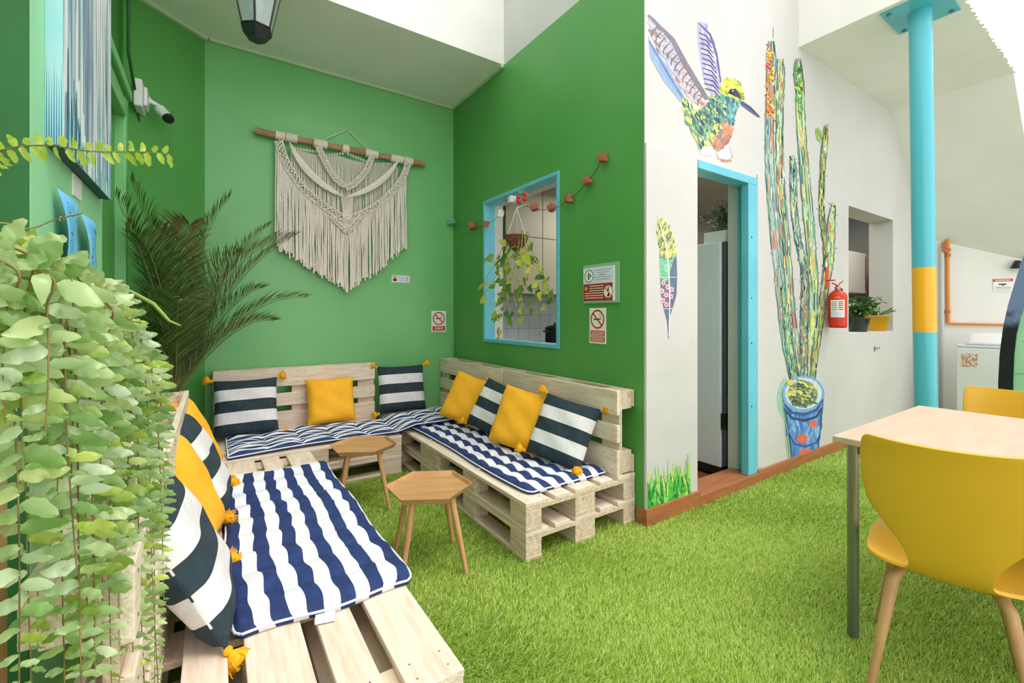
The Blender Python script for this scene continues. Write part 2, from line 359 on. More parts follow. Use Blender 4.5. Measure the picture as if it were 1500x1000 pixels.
# ---------------------------------------------------------------- mats
def mat_pad(name, label, P, nu, nv, stripe, seams, thick=.035, amp=.01, group=None, mats=None, corner=0):
    """P(u, v) -> Vector of the underside; u along the stripes, v across them"""
    t = thing(name, label, 'seat mat', (0, 0, 0), 0, group)
    rr = random.Random(len(label)); vs = []; fs = []; ms = []
    ph = [rr.uniform(-1, 1) for _ in range(40)]
    def top(u, v):
        e = min(u, 1-u)*nu/3.0; e2 = min(v, 1-v)*nv/2.0
        edge = min(1, e)**.5*min(1, e2)**.5 if e > 0 and e2 > 0 else 0
        s = abs(sin(pi*u*seams))**.6
        return .012+edge*(thick*(.45+.55*s)-.012)+amp*edge*sin(v*23+ph[int(u*seams*.999)]*3)*sin(u*seams*pi*2+v*7)*.5
    ins = lambda u, v: ((min(u, 1-u) < corner and min(v, 1-v) < corner*2))
    for i in range(nu+1):
        for j in range(nv+1):
            u, v = i/nu, j/nv
            p = P(u, v); wob = .0035*sin(u*seams*2*pi+ph[j % 40]*2)
            vs.append(p+Vector((0, 0, top(u, v)))+(P(min(u+.001, 1), min(v+.01, 1))-P(u, max(v-.01, 0))).normalized()*wob*(1 if 0 < j < nv else 0))
    N0 = len(vs)
    for i in range(nu+1):
        for j in range(nv+1): vs.append(P(i/nu, j/nv)+Vector((0, 0, .001)))
    g = lambda i, j: i*(nv+1)+j
    for i in range(nu):
        for j in range(nv):
            k = int((j+.5)/nv*stripe) % 2
            fs.append((g(i, j), g(i+1, j), g(i+1, j+1), g(i, j+1))); ms.append(k)
            fs.append((N0+g(i, j+1), N0+g(i+1, j+1), N0+g(i+1, j), N0+g(i, j))); ms.append(1)
    for i in range(nu):
        for j, s in ((0, 1), (nv, -1)):
            q = (g(i, j), g(i+1, j), N0+g(i+1, j), N0+g(i, j)); fs.append(q[::-s]); ms.append(0)
    for j in range(nv):
        for i, s in ((0, -1), (nu, 1)):
            q = (g(i, j), g(i, j+1), N0+g(i, j+1), N0+g(i, j)); fs.append(q[::-s]); ms.append(int((j+.5)/nv*stripe) % 2)
    mb = MB(); mb.v = [tuple(v) for v in vs]; mb.f = fs; mb.m = ms; mb.sm = [True]*len(fs)
    o = mb.build('pad', [BLUE, MWHT], t); flip_fix(o)
    # piping
    loop = [P(i/nu, 0) for i in range(nu+1)]+[P(1, j/nv) for j in range(1, nv+1)]+[P(1-i/nu, 1) for i in range(1, nu+1)]+[P(0, 1-j/nv) for j in range(1, nv+1)]
    MB().tube([p+Vector((0, 0, .015)) for p in loop], .004, 6, cap=False).build('piping', MWHT, o)
    return t
SEAT = .2895
def rnd(u, v, k=.06):
    # round the corners of the unit square a little
    du = max(0, k-u)/k; du2 = max(0, u-(1-k))/k; e = max(du, du2)
    if e > 0:
        sh = (1-max(0, 1-e*e)**.5)*.09; v = .5+(v-.5)*(1-sh)
    return u, v
def PL(u, v):
    u, v = rnd(u, v, .05)
    y = 1.47+u*1.47; x = .04+v*.53
    return Vector((x+.006*sin(y*9), y+.01*sin(v*9)-.02*v, SEAT+.002))
mL = mat_pad('seat_mat', 'blue and white striped quilted mat on the left pallet bench, with white care tag', PL, 84, 66, 11, 9, .034, .008)
tg = at(480, 900, Z=.3)
MB().box(-.028, .028, -.055, .0, 0, .0012).build('care_tag', WPLAST, mL).matrix_local = Matrix.Translation((.29, 1.465, .3))@Matrix.Rotation(radians(-14), 4, 'Z')@Matrix.Rotation(radians(6), 4, 'X')
def PBm(u, v):
    u, v = rnd(u, v, .05)
    y = 1.83+u*1.62; x = 1.325+v*.56
    return Vector((x+.012*sin(y*5)-.03*max(0, u-.8), y, SEAT+.002+.012*max(0, sin(u*9+v*3))*u))
mR = mat_pad('seat_mat', 'navy and white striped mat with cord ties on the right bench under the window', PBm, 84, 66, 11, 11, .03, .01)
def PAm(u, v):
    x = .08+u*1.76; y = 3.325+v*.50
    s = sin(u*pi)
    return Vector((x, y+.02*sin(u*7)+.03*max(0, u-.8), SEAT+.002+.014*max(0, sin(v*8+u*3))+.036*min(1, max(0, (u-.62)/.08))))
mB = mat_pad('seat_mat', 'blue and white striped mat bunched up along the back bench below the macrame', PAm, 80, 72, 18, 8, .032, .014)
def ties(t, x, y, nx, ny, l=.2):
    for k in (-1, 1):
        pts = [Vector((x, y, SEAT+.012)), Vector((x+nx*.03, y+ny*.03, SEAT+.006)), Vector((x+nx*.045+k*.006*abs(ny), y+ny*.045+k*.006*abs(nx), SEAT-.05)), Vector((x+nx*.045+k*.012*abs(ny), y+ny*.045+k*.012*abs(nx), SEAT-l-.03*k))]
        MB().tube(pts, .0028, 5).build('cord_tie', MWHT, t)
ties(mR, 1.325, 2.3, -1, 0, .16); ties(mR, 1.325, 3.02, -1, 0, .22); ties(mB, .78, 3.32, 0, -1, .2); ties(mR, 1.6, 1.832, 0, -1, .04)
# ---------------------------------------------------------------- cushions
def cushion_mesh(mb, S, T, bands, n=25):
    """flat in local xz plane, standing: x across, z up, y thickness"""
    def pt(i, j, s):
        u = -1+2*i/n; v = -1+2*j/n
        prof = max(0, (1-u**4))**.5*max(0, (1-v**4))**.5
        pinch = 1-.06*(1-v*v) if abs(u) > .999 else 1
        x = u*S/2*(1-.05*(1-v*v)*abs(u)**3); z = v*S/2*(1-.05*(1-u*u)*abs(v)**3)
        wr = .004*sin(u*5+v*7)*prof
        return Vector((x, s*(T/2*prof+.003)+wr, z+S/2))
    for s in (-1, 1):
        o = len(mb.v)
        for i in range(n+1):
            for j in range(n+1): mb.v.append(tuple(pt(i, j, s)))
        for i in range(n):
            for j in range(n):
                a = o+i*(n+1)+j; q = (a, a+n+1, a+n+2, a+1)
                mb.f.append(q if s < 0 else q[::-1]); mb.m.append(bands[int(j/n*len(bands))]); mb.sm.append(True)
    # rim
    ring = [(i, 0) for i in range(n)]+[(n, j) for j in range(n)]+[(n-i, n) for i in range(n)]+[(0, n-j) for j in range(n)]
    o = len(mb.v); R = len(ring)
    for (i, j) in ring: mb.v.append(tuple(pt(i, j, -1))); mb.v.append(tuple(pt(i, j, 1)))
    for k in range(R):
        a = o+2*k; b = o+2*((k+1) % R); mb.f.append((a, b, b+1, a+1)[::-1]); mb.m.append(bands[min(len(bands)-1, int(ring[k][1]/n*len(bands)))]); mb.sm.append(True)
def tassel_mesh(l=.06, seed=0):
    rr = random.Random(seed); mb = MB()
    mb.lathe([(.004, 0), (.011, .004), (.013, .012), (.008, .02)], 10)
    mb.lathe([(.007, .018), (.020, .03), (.030, l*.85), (.012, l*.97), (.002, l)], 12)
    for k in range(60):
        a = rr.uniform(0, 2*pi); r = rr.uniform(.010, .035); e = Vector((cos(a)*r, sin(a)*r, l+rr.uniform(-.008, .008))); s = Vector((cos(a)*.008, sin(a)*.008, .02))
        mid = (s+e)/2+Vector((cos(a), sin(a), 0))*rr.uniform(.004, .01)
        mb.tube([s, mid, e], .0016, 4)
    return mb
TMS = [tassel_mesh(.062, k).mesh('tassel', TASS) for k in range(3)]
STR = MB(); cushion_mesh(STR, .45, .13, [0, 1, 0, 1, 0]); STRM = STR.mesh('cover', [NAVY, CANV])
PLN = MB(); cushion_mesh(PLN, .40, .13, [0]); PLNM = PLN.mesh('cover', YEL)
def cushion(label, base, rz, tilt, striped=True, roll=0, S=1, tassels=(), group=None):
    t = thing('cushion', label, 'cushion', base, 0, group)
    t.rotation_euler = (Matrix.Rotation(rz, 4, 'Z')@Matrix.Rotation(tilt, 4, 'X')@Matrix.Rotation(roll, 4, 'Y')).to_euler()
    t.scale = (S, 1, S)
    o = bpy.data.objects.new('cover', STRM if striped else PLNM); COL.objects.link(o); o.parent = t
    h = .225 if striped else .2
    for q in tassels:
        sx, sz = q[0], q[1]
        m = bpy.data.objects.new('tassel', random.choice(TMS)); COL.objects.link(m); m.parent = t
        d = Vector(q[2:5]) if len(q) > 2 else Vector((sx, -.1, (.25 if sz > 0 else -.1)))
        m.matrix_local = Matrix.Translation((sx*(h-.004), 0, h+sz*(h-.004)))@d.to_track_quat('Z', 'Y').to_matrix().to_4x4()@Matrix.Scale(1/S, 4)
    return t
SC1 = 'navy and white striped cushions'; SC2 = 'plain yellow cushions'
TOPM = SEAT+.035
ALL4 = ((-1, 1), (1, 1), (-1, -1), (1, -1))
# back bench: face -Y (rz=0; local -y faces camera side); tilt leans back (top to +Y)
cushion('striped navy and white cushion with yellow tassels, leftmost on back bench', (.21, 3.80, TOPM), 0, radians(-20), True, 0, .93, ALL4, SC1)
cushion('plain yellow square cushion on back bench, centred under the macrame', (.81, 3.83, TOPM), 0, radians(-17), False, radians(0), .93, (), SC2)
cushion('striped navy and white cushion at the corner beyond the back bench end', (1.42, 3.87, TOPM+.01), radians(-6), radians(-15), True, 0, .93, ((-1, 1), (1, 1), (-1, -1)), SC1)
# right bench: facing -X: rz=-90 maps local -y -> -X
R90 = -pi/2
cushion('plain yellow cushion nearest the room corner on the right bench', (1.64, 3.22, TOPM+.012), R90+radians(38), radians(-24), False, radians(16), 1, ((1, 1),), SC2)
cushion('striped cushion below the left side of the blue window, between yellow cushions', (1.66, 2.85, TOPM+.01), R90+radians(22), radians(-26), True, radians(14), .86, ((-1, -1, -.4, -1, .1), (1, -1, .4, -1, .1)) , SC1)
cushion('plain yellow cushion below the window, between two striped ones', (1.63, 2.44, TOPM), R90+radians(25), radians(-22), False, radians(9), 1, (), SC2)
cushion('striped navy and white cushion with tassels nearest the white wall, on right bench', (1.68, 2.09, TOPM), R90+radians(20), radians(-25), True, radians(9), .87, ((-1, 1), (1, 1), (-1, -1, -1, -.8, 0), (1, -1, .3, -1, .15)), SC1)
# left bench: facing +X: rz=+90
L90 = pi/2
cushion('large striped cushion nearest the camera, leaning on left bench behind fern', (.03, 1.66, TOPM-.02), L90+radians(-0), radians(-26), True, radians(0), 1.02, ((-1, -1, -.35, -.25, -1), (-1, 1), (1, -1, .4, -1, .1)), SC1)
cushion('plain yellow cushion leaning between the two striped cushions of left bench', (-.015, 2.08, TOPM-.01), L90+radians(-12), radians(-22), False, radians(0), 1.08, (), SC2)
cushion('striped navy and white cushion, second from the camera on left bench', (.04, 2.50, TOPM-.01), L90+radians(-4), radians(-24), True, radians(0), 1, ((-1, -1, -.3, -1, .1), (1, -1, .3, -1, .1)), SC1)
cushion('plain yellow cushion at the far end of left bench by the palm', (-.02, 2.93, TOPM+.0), L90+radians(-16), radians(-24), False, radians(0), 1.12, (), SC2)
# ---------------------------------------------------------------- hexagonal stools
def stool(label, c, rot):
    t = thing('side_table', label, 'side table', c, rot, 'hexagonal wooden tray tables')
    H = .385; R = .212
    hexa = lambda r, z: [Vector((r*cos(pi/3*k), r*sin(pi/3*k), z)) for k in range(6)]
    mb = MB(); rings = [hexa(R-.02, H-.028), hexa(R, H), hexa(R-.006, H), hexa(R-.016, H-.016)]
    vs = sum(rings, []); fs = [tuple(range(5, -1, -1))]
    for a in range(3):
        for k in range(6): fs.append((a*6+k, a*6+(k+1) % 6, (a+1)*6+(k+1) % 6, (a+1)*6+k))
    fs.append(tuple(18+k for k in range(6)))
    mb.add(vs, fs).build('tray_top', TWOOD, t)
    for a in (45, 135, 225, 315):
        a = radians(a+15); d = Vector((cos(a), sin(a), 0))
        MB().tube([d*.125+Vector((0, 0, H-.03)), d*.21+Vector((0, 0, .003))], [.0165, .0105], 14).build('leg', LEGW, t)
    MB().box(-.11, .11, -.015, .015, H-.045, H-.0285, b=.003).box(-.015, .015, -.11, .11, H-.045, H-.0285, b=.003).build('leg_brace', TWOOD, t)
    return t
stool('hexagonal wooden tray table on grass nearest the camera, between the benches', (.875, 2.03, 0), radians(151))
stool('hexagonal wooden tray table farther back, in front of the back bench', (.80, 2.90, 0), radians(151))
# ---------------------------------------------------------------- dining table and yellow chairs
def table():
    t = thing('dining_table', 'pale birch rectangular table on round grey metal legs at right', 'table', (0, 0, 0))
    x0, x1, y1, y0 = 1.955, 2.965, .735, -1.0
    MB().box(x0, x1, y0, y1, .725, .75, b=.004).build('tabletop', TABTOP, t)
    MB().box(x0+.04, x1-.04, y1-.06, y1-.035, .69, .7245).box(x0+.035, x0+.06, y0+.05, y1-.06, .69, .7245).box(x1-.06, x1-.035, y0+.05, y1-.06, .69, .7245).build('apron', STEEL, t)
    for x in (x0+.035, x1-.035):
        for y in (y1-.055, y0+.055):
            MB().tube([(x, y, .0), (x, y, .7245)], .0185, 16).tube([(x, y-.0, .56), (x-.022, y, .56)], .004, 8).build('leg', STEEL, t)
table()
def chair(label, loc, rz):
    t = thing('shell_chair', label, 'chair', loc, rz, 'yellow shell chairs')
    # profile from the front edge to the top of the back: (x, z, half width, curl of the edges)
    K = [(.225, .425, .15, -.0), (.21, .44, .175, 0), (.10, .445, .195, .010), (0, .437, .2, .014), (-.08, .432, .2, .018), (-.135, .432, .188, .018), (-.172, .438, .155, .014),
         (-.20, .455, .098, .006), (-.222, .49, .090, .004), (-.238, .53, .108, .010), (-.252, .575, .150, .022), (-.264, .62, .186, .032), (-.28, .70, .202, .040), (-.292, .77, .203, .042), (-.302, .815, .198, .04), (-.305, .828, .184, .036)]
    K = [(x, z-.035*min(1, max(0, (.62-z)/.12)), h, c) for x, z, h, c in K]
    # smooth by Catmull-Rom
    def cr(a, b, c, d, s): return .5*((2*b)+(-a+c)*s+(2*a-5*b+4*c-d)*s*s+(-a+3*b-3*c+d)*s**3)
    rows = []
    for i in range(len(K)-1):
        P4 = [K[max(0, i-1)], K[i], K[i+1], K[min(len(K)-1, i+2)]]
        for s in (0, .25, .5, .75): rows.append([cr(P4[0][k], P4[1][k], P4[2][k], P4[3][k], s) for k in range(4)])
    rows.append(list(K[-1]))
    nw = 20; vs = []; fs = []
    for ri, (x, z, hw, cu) in enumerate(rows):
        a, b = rows[max(0, ri-1)], rows[min(len(rows)-1, ri+1)]
        tx, tz = b[0]-a[0], b[1]-a[1]; l = math.hypot(tx, tz); nx, nz = -tz/l, tx/l  # inner side normal
        if nz < -.0 and abs(tz) < abs(tx): nx, nz = -nx, -nz
        if z > .5 and nx < 0: nx, nz = -nx, -nz
        if z <= .5: 
            nx, nz = (abs(nx), abs(nz))
        for j in range(nw+1):
            v = -1+2*j/nw; e = abs(v)**2.2*cu
            vs.append((x+nx*e, v*hw, z+nz*e))
    for i in range(len(rows)-1):
        for j in range(nw): a = i*(nw+1)+j; fs.append((a, a+1, a+nw+2, a+nw+1))
    mb = MB().add(vs, fs, 0, True)
    o = mb.build('shell', CHAIRY, t); flip_fix(o)
    md = o.modifiers.new('thick', 'SOLIDIFY'); md.thickness = .011; md.offset = 0
    md = o.modifiers.new('bev', 'BEVEL'); md.width = .003; md.segments = 2; md.limit_method = 'ANGLE'
    for sx, sy in ((1, 1), (1, -1), (-1, 1), (-1, -1)):
        a = Vector((sx*.10-.02, sy*.10, .388)); m_ = Vector((sx*.13-.025, sy*.128, .355)); b = Vector((sx*.225-.025, sy*.185, .002))
        MB().tube([a, a.lerp(m_, .5)+Vector((0, 0, .006)), m_, b], [.012, .016, .0175, .0105], 14).build('leg', LEGW, t)
    MB().box(-.13, .1, -.10, .10, .381, .3905, b=.002).build('seat_bracket', BLACK, t)
    return t
chair('yellow bent plywood chair in the foreground, its back towards the camera', (2.012, .430, 0), radians(14))
chair('yellow bent plywood chair on the far side of the table, facing the camera', (3.03, .43, 0), radians(180))
# ---------------------------------------------------------------- macrame wall hanging (back wall)
def macrame():
    YM = YA-.055
    W = lambda px, py, y=YM: at(px, py, Y=y)
    t = thing('macrame_wall_hanging', 'cream knotted macrame with long fringe hanging on a wooden dowel', 'wall hanging', W(500, 217))
    inv = Matrix.Translation(-t.location)
    a, b = W(373, 190), W(622, 242)
    zd = (a.z+b.z)/2; a.z = zd; b.z = zd
    zoff = lambda x: (b.x-a.x)
    def part(mb, name, mat, label=None):
        o = mb.build(name, mat, t, label); o.matrix_local = inv; return o
    rr = random.Random(2)
    dp = [a.lerp(b, k/12)+Vector((0, rr.uniform(-.003, .003), rr.uniform(-.004, .004))) for k in range(13)]
    part(MB().tube(dp, [.026+rr.uniform(-.002, .002) for _ in dp], 12), 'dowel', DOWEL, 'smooth brown driftwood dowel')
    # hanger string
    h = W(509, 190, YA-.01)
    l, r = W(462, 209, YM), W(548, 226, YM)
    part(MB().tube([l, h], .004, 6).tube([r, h], .004, 6), 'hanging_cord', CORD)
    part(MB().tube([h+Vector((0, .01, 0)), h-Vector((0, .012, 0))], .005, 8), 'nail', STEEL)
    # wrapped loops on the dowel
    for x0, x1 in ((403, 417), (418, 435), (459, 479), (501, 511), (535, 553), (572, 590), (591, 604)):
        mb = MB()
        xa, xb = W(x0, 200).x, W(x1, 200).x; n = max(3, int((xb-xa)/.011))
        for k in range(n):
            x = xa+(k+.5)*(xb-xa)/n
            mb.tube([(x, YM+.031*cos(q*pi/6), zd+.031*sin(q*pi/6)) for q in range(13)], .0065, 6, cap=False)
        part(mb, 'loop_knot', CORD)
    xs = lambda px: W(px, 250).x
    x0, x1 = xs(405), xs(593)
    # plane helper: the top of fringe and its bottom as functions of px, read from the photo
    def interp(tab, x):
        for (a1, b1), (a2, b2) in zip(tab, tab[1:]):
            if x <= a2: return b1+(b2-b1)*(x-a1)/(a2-a1)
        return tab[-1][1]
    bot = [(404, 335), (408, 362), (430, 375), (450, 390), (470, 402), (490, 412), (508, 426), (530, 410), (548, 400), (565, 384), (594, 362), (597, 360)]
    vb = [(404, 214), (418, 240), (440, 275), (470, 305), (508, 322), (540, 308), (565, 288), (585, 262), (594, 240)]
    # back fringe (fine, from small scallops)
    mb = MB()
    for k in range(86):
        px = 426+k*(582-426)/85; top = 216+(px-426)*.17+4*abs(sin((px-426)/22)); 
        p = W(px, top, YM+.018); q = W(px+rr.uniform(-1, 1), interp(vb, px)+8, YM+.014)
        mb.tube([p, p.lerp(q, .5)+Vector((rr.uniform(-.003, .003), 0, 0)), q], .0042, 5)
    part(mb, 'back_fringe', CORD)
    mb = MB()
    for k in range(150):
        px = 404.5+k*(595-404.5)/149; top = interp(vb, px)+rr.uniform(-3, 3)
        p = W(px, top, YM-.006-rr.uniform(0, .008)); be = interp(bot, px)+rr.uniform(-6, 5)
        q = W(px+rr.uniform(-2, 2), be, YM-.004-rr.uniform(0, .01))
        pts = [p.lerp(q, s/5)+Vector((rr.uniform(-.003, .003), rr.uniform(-.003, .003), 0)) for s in range(6)]
        mb.tube(pts, [.0046, .0048, .0048, .0048, .005, .0072], 5)
        if rr.random() < .5: mb.lathe([(.003, -.012), (.008, -.006), (.008, .004), (.003, .01)], 6, 0, q)
    part(mb, 'front_fringe', CORD)
    # braided bands along V-shaped curves
    def band(path, wd, name, twist=26, y=YM-.02):
        mb = MB(); P = [W(*p, y) for p in path]
        n = 60; C = []
        L = [0]
        for u, v in zip(P, P[1:]): L.append(L[-1]+(v-u).length)
        def pos(s):
            d = s*L[-1]
            for i in range(len(P)-1):
                if d <= L[i+1] or i == len(P)-2:
                    k = (d-L[i])/(L[i+1]-L[i]); m0 = (P[min(i+1, len(P)-1)]-P[max(i-1, 0)])*.5; m1 = (P[min(i+2, len(P)-1)]-P[i])*.5
                    k2, k3 = k*k, k**3
                    return P[i]*(2*k3-3*k2+1)+m0*(k3-2*k2+k)+P[i+1]*(-2*k3+3*k2)+m1*(k3-k2)
        for ph in range(4):
            pts = []
            for i in range(n*2+1):
                s = i/(n*2); c = pos(s); tn = (pos(min(1, s+.01))-pos(max(0, s-.01))).normalized(); nn_ = Vector((-tn.z, 0, tn.x))
                an = s*twist+ph*pi/2
                pts.append(c+nn_*wd*sin(an)+Vector((0, -.008*cos(2*an+ph), 0)))
            mb.tube(pts, .0055, 5)
        for sgn in (-1.15, 1.15):
            pts = []
            for i in range(n+1):
                s = i/n; c = pos(s); tn = (pos(min(1, s+.01))-pos(max(0, s-.01))).normalized(); pts.append(c+Vector((-tn.z, 0, tn.x))*wd*sgn)
            mb.tube(pts, .0062, 6)
        part(mb, name, CORD)
    band([(408, 206), (420, 240), (445, 276), (480, 305), (508, 322)], .024, 'braided_band', 40)
    band([(600, 232), (588, 264), (565, 290), (540, 308), (508, 322)], .022, 'braided_band', 40)
    band([(466, 214), (478, 240), (492, 262), (506, 272)], .018, 'braided_band', 26, YM-.026)
    band([(545, 230), (535, 252), (520, 268), (506, 276)], .018, 'braided_band', 26, YM-.026)
    band([(484, 316), (508, 340)], .014, 'braided_band', 12, YM-.03)
    band([(530, 315), (508, 340)], .014, 'braided_band', 12, YM-.03)
    # woven leaf-shaped bands
    def leaf(pa, pm, pb, wd):
        mb = MB(); A, B_, C_ = W(*pa, YM-.03), W(*pm, YM-.034), W(*pb, YM-.03)
        for j in range(-4, 5):
            pts = []
            for i in range(25):
                s = i/24; c = A*(1-s)**2+B_*2*s*(1-s)+C_*s*s; tn = ((B_-A)*(1-s)+(C_-B_)*s).normalized()
                pts.append(c+Vector((-tn.z, 0, tn.x))*j/4*wd*sin(pi*min(1, s*1.0))**.7+Vector((0, .001*abs(j), .0004*(i % 2))))
            mb.tube(pts, .0052, 5)
        part(mb, 'woven_leaf_band', CORD)
    leaf((424, 208), (448, 262), (504, 288), .026); leaf((584, 234), (560, 276), (506, 289), .022)
    mb = MB()
    for k in range(9): 
        p = W(500+k*2.2, 290+2*abs(k-4)*-.5, YM-.02); q = W(504+k*1.1, 322, YM-.02); mb.tube([p, q], .005, 5)
    part(mb, 'centre_cords', CORD)
    for (u0, v0, u1, v1, y) in ((428, 217, 462, 222, 0), (474, 228, 506, 224, 0), (506, 224, 536, 236, 0), (550, 240, 580, 240, 0)):
        mb = MB()
        for k in range(9):
            p = W(u0+(u1-u0)*k/8, v0+(v1-v0)*k/8, YM+.006); mb.lathe([(.003, -.011), (.0085, -.004), (.0085, .004), (.003, .011)], 6, 0, p)
        part(mb, 'knot_row', CORD)
macrame()
# ---------------------------------------------------------------- signs
def quad_on(px4, off, axis, val, n=None):
    pass
def flat_sign(name, label, cat, mats, draw, ctr, ax, W_, H_, thick=.003, group=None, back=False):
    """sign in its own plane: ax = (right vector, outward normal)"""
    r, nrm = Vector(ax[0]), Vector(ax[1]); M = Matrix((( r.x, 0, nrm.x, 0), (r.y, 0, nrm.y, 0), (0, 1, nrm.z, 0), (0, 0, 0, 1)))
    t = thing(name, label, cat, ctr, 0, group)
    base = MB().box(-W_/2, W_/2, -H_/2, H_/2, 0, thick).build('plate', mats[0], t); base.matrix_local = M
    if back: MB().box(-W_*.5-.004, W_*.5+.03, -H_*.5-.012, H_*.5+.02, -.010, -.0005).build('clear_backing', plain('frosted_backing', srgb(140, 190, 150), .2), t).matrix_local = M
    mb = MB(); draw(mb, thick)
    o = mb.build('print', mats, t); o.matrix_local = M
    return t
def disc(mb, cx, cy, r0, r1, z, m, n=36, sx=1):
    vs = []; fs = []
    for k in range(n):
        a = 2*pi*k/n; vs += [(cx+r0*cos(a)*sx, cy+r0*sin(a), z), (cx+r1*cos(a)*sx, cy+r1*sin(a), z)]
    for k in range(n): a = 2*k; b = 2*((k+1) % n); fs.append((a, a+1, b+1, b) )
    mb.add(vs, fs, m)
def bar(mb, x0, y0, x1, y1, wd, z, m):
    d = Vector((x1-x0, y1-y0, 0)).normalized(); n_ = Vector((-d.y, d.x, 0))*wd/2; a, b = Vector((x0, y0, z)), Vector((x1, y1, z))
    mb.add([a-n_, b-n_, b+n_, a+n_], [(0, 1, 2, 3)], m)
SW = plain('sign_white', srgb(240, 238, 232), .4); SR = plain('sign_red', srgb(204, 52, 40), .4); SK = plain('sign_black', srgb(24, 24, 26), .5)
SDR = plain('sign_dark_red', srgb(160, 44, 36), .4); SG = plain('sign_green', srgb(50, 110, 84), .4); SO = plain('sign_orange', srgb(238, 150, 50), .4); SGY = plain('sign_grey', srgb(150, 150, 158), .5); SLB = plain('sign_pale_blue', srgb(216, 222, 242), .4); SPK = plain('sign_pink', srgb(232, 170, 180), .4)
SM = [SW, SR, SK, SDR, SG, SO, SGY, SLB, SPK]
def textbars(mb, x0, x1, y, h, m, z, seed):
    rr = random.Random(seed); x = x0
    while x < x1:
        l = rr.uniform(1.2, 3.5)*h; 
        mb.add([(x, y, z), (min(x+l, x1), y, z), (min(x+l, x1), y+h, z), (x, y+h, z)], [(0, 1, 2, 3)], m); x += l+h*.6
def nosmoke(w_, h_, twobars):
    def d(mb, z):
        z1, z2, z3 = z+.0006, z+.0012, z+.0018
        R = w_*.42; cy = h_/2-R-w_*.07
        disc(mb, 0, cy, R*.82, R, z2, 1)
        bar(mb, -R*.62, cy+R*.62, R*.62, cy-R*.62, R*.17, z3, 1)
        bar(mb, -R*.55, cy, R*.35, cy, R*.15, z1, 2); bar(mb, R*.38, cy, R*.55, cy, R*.15, z1, 6)
        for k in range(3):
            for q in range(5): bar(mb, R*(.3+.1*k)+R*.07*sin(q*1.3), cy+R*(.14+.1*q), R*(.3+.1*k)+R*.07*sin((q+1)*1.3), cy+R*(.14+.1*(q+1)), R*.035, z1, 6)
        yb = cy-R-w_*.06; lo = -h_/2+w_*.05
        if twobars:
            hh = (yb-lo)/2
            for k in range(2):
                y0 = lo+k*hh; mb.add([(-w_*.44, y0+.002, z1), (w_*.44, y0+.002, z1), (w_*.44, y0+hh-.002, z1), (-w_*.44, y0+hh-.002, z1)], [(0, 1, 2, 3)], 1)
                for q in range(3): textbars(mb, -w_*.38, w_*.38, y0+hh*(.2+.24*q), hh*.1, 0, z2, k*5+q)
        else:
            mb.add([(-w_*.44, lo, z1), (w_*.44, lo, z1), (w_*.44, yb, z1), (-w_*.44, yb, z1)], [(0, 1, 2, 3)], 1)
            textbars(mb, -w_*.28, w_*.28, lo+(yb-lo)*.45, (yb-lo)*.22, 0, z2, 1); textbars(mb, -w_*.4, w_*.4, lo+(yb-lo)*.12, (yb-lo)*.1, 0, z2, 2); textbars(mb, -w_*.36, w_*.36, lo+(yb-lo)*.85, (yb-lo)*.07, 0, z2, 3)
    return d
def facing_A(px0, py0, px1, py1):
    a, b = at(px0, py0, Y=YA), at(px1, py1, Y=YA); return (a+b)/2-Vector((0, .0005, 0)), abs(b.x-a.x), abs(a.z-b.z)
def facing_B(px0, py0, px1, py1):
    a, b = at(px0, (py0+py1)/2, X=XB), at(px1, (py0+py1)/2, X=XB); c = (a+b)/2; h = abs(py1-py0)/FPX*(c.x*FX+c.y*FY); c.z = CH+(HZ-(py0+py1)/2)/FPX*(c.x*FX+c.y*FY); return c-Vector((.0005, 0, 0)), abs(b.y-a.y), h
AXA = ((1, 0, 0), (0, -1, 0)); AXB = ((0, -1, 0), (-1, 0, 0))
c_, w_, h_ = facing_A(632, 455, 653, 486)
h_ = 31/FPX*(c_.x*FX+c_.y*FY)
flat_sign('no_smoking_sign', 'small white and red no smoking sign on back wall, beside the room corner', 'sign', SM, nosmoke(w_, h_, False), c_, AXA, w_, h_)
c_, w_, h_ = facing_B(864, 451, 888, 503)
flat_sign('no_smoking_sign', 'tall no smoking sign on the green window wall, under the larger notice', 'sign', SM, nosmoke(w_, h_, True), c_, AXB, w_, h_)
c_, w_, h_ = facing_B(857, 391, 903, 441)
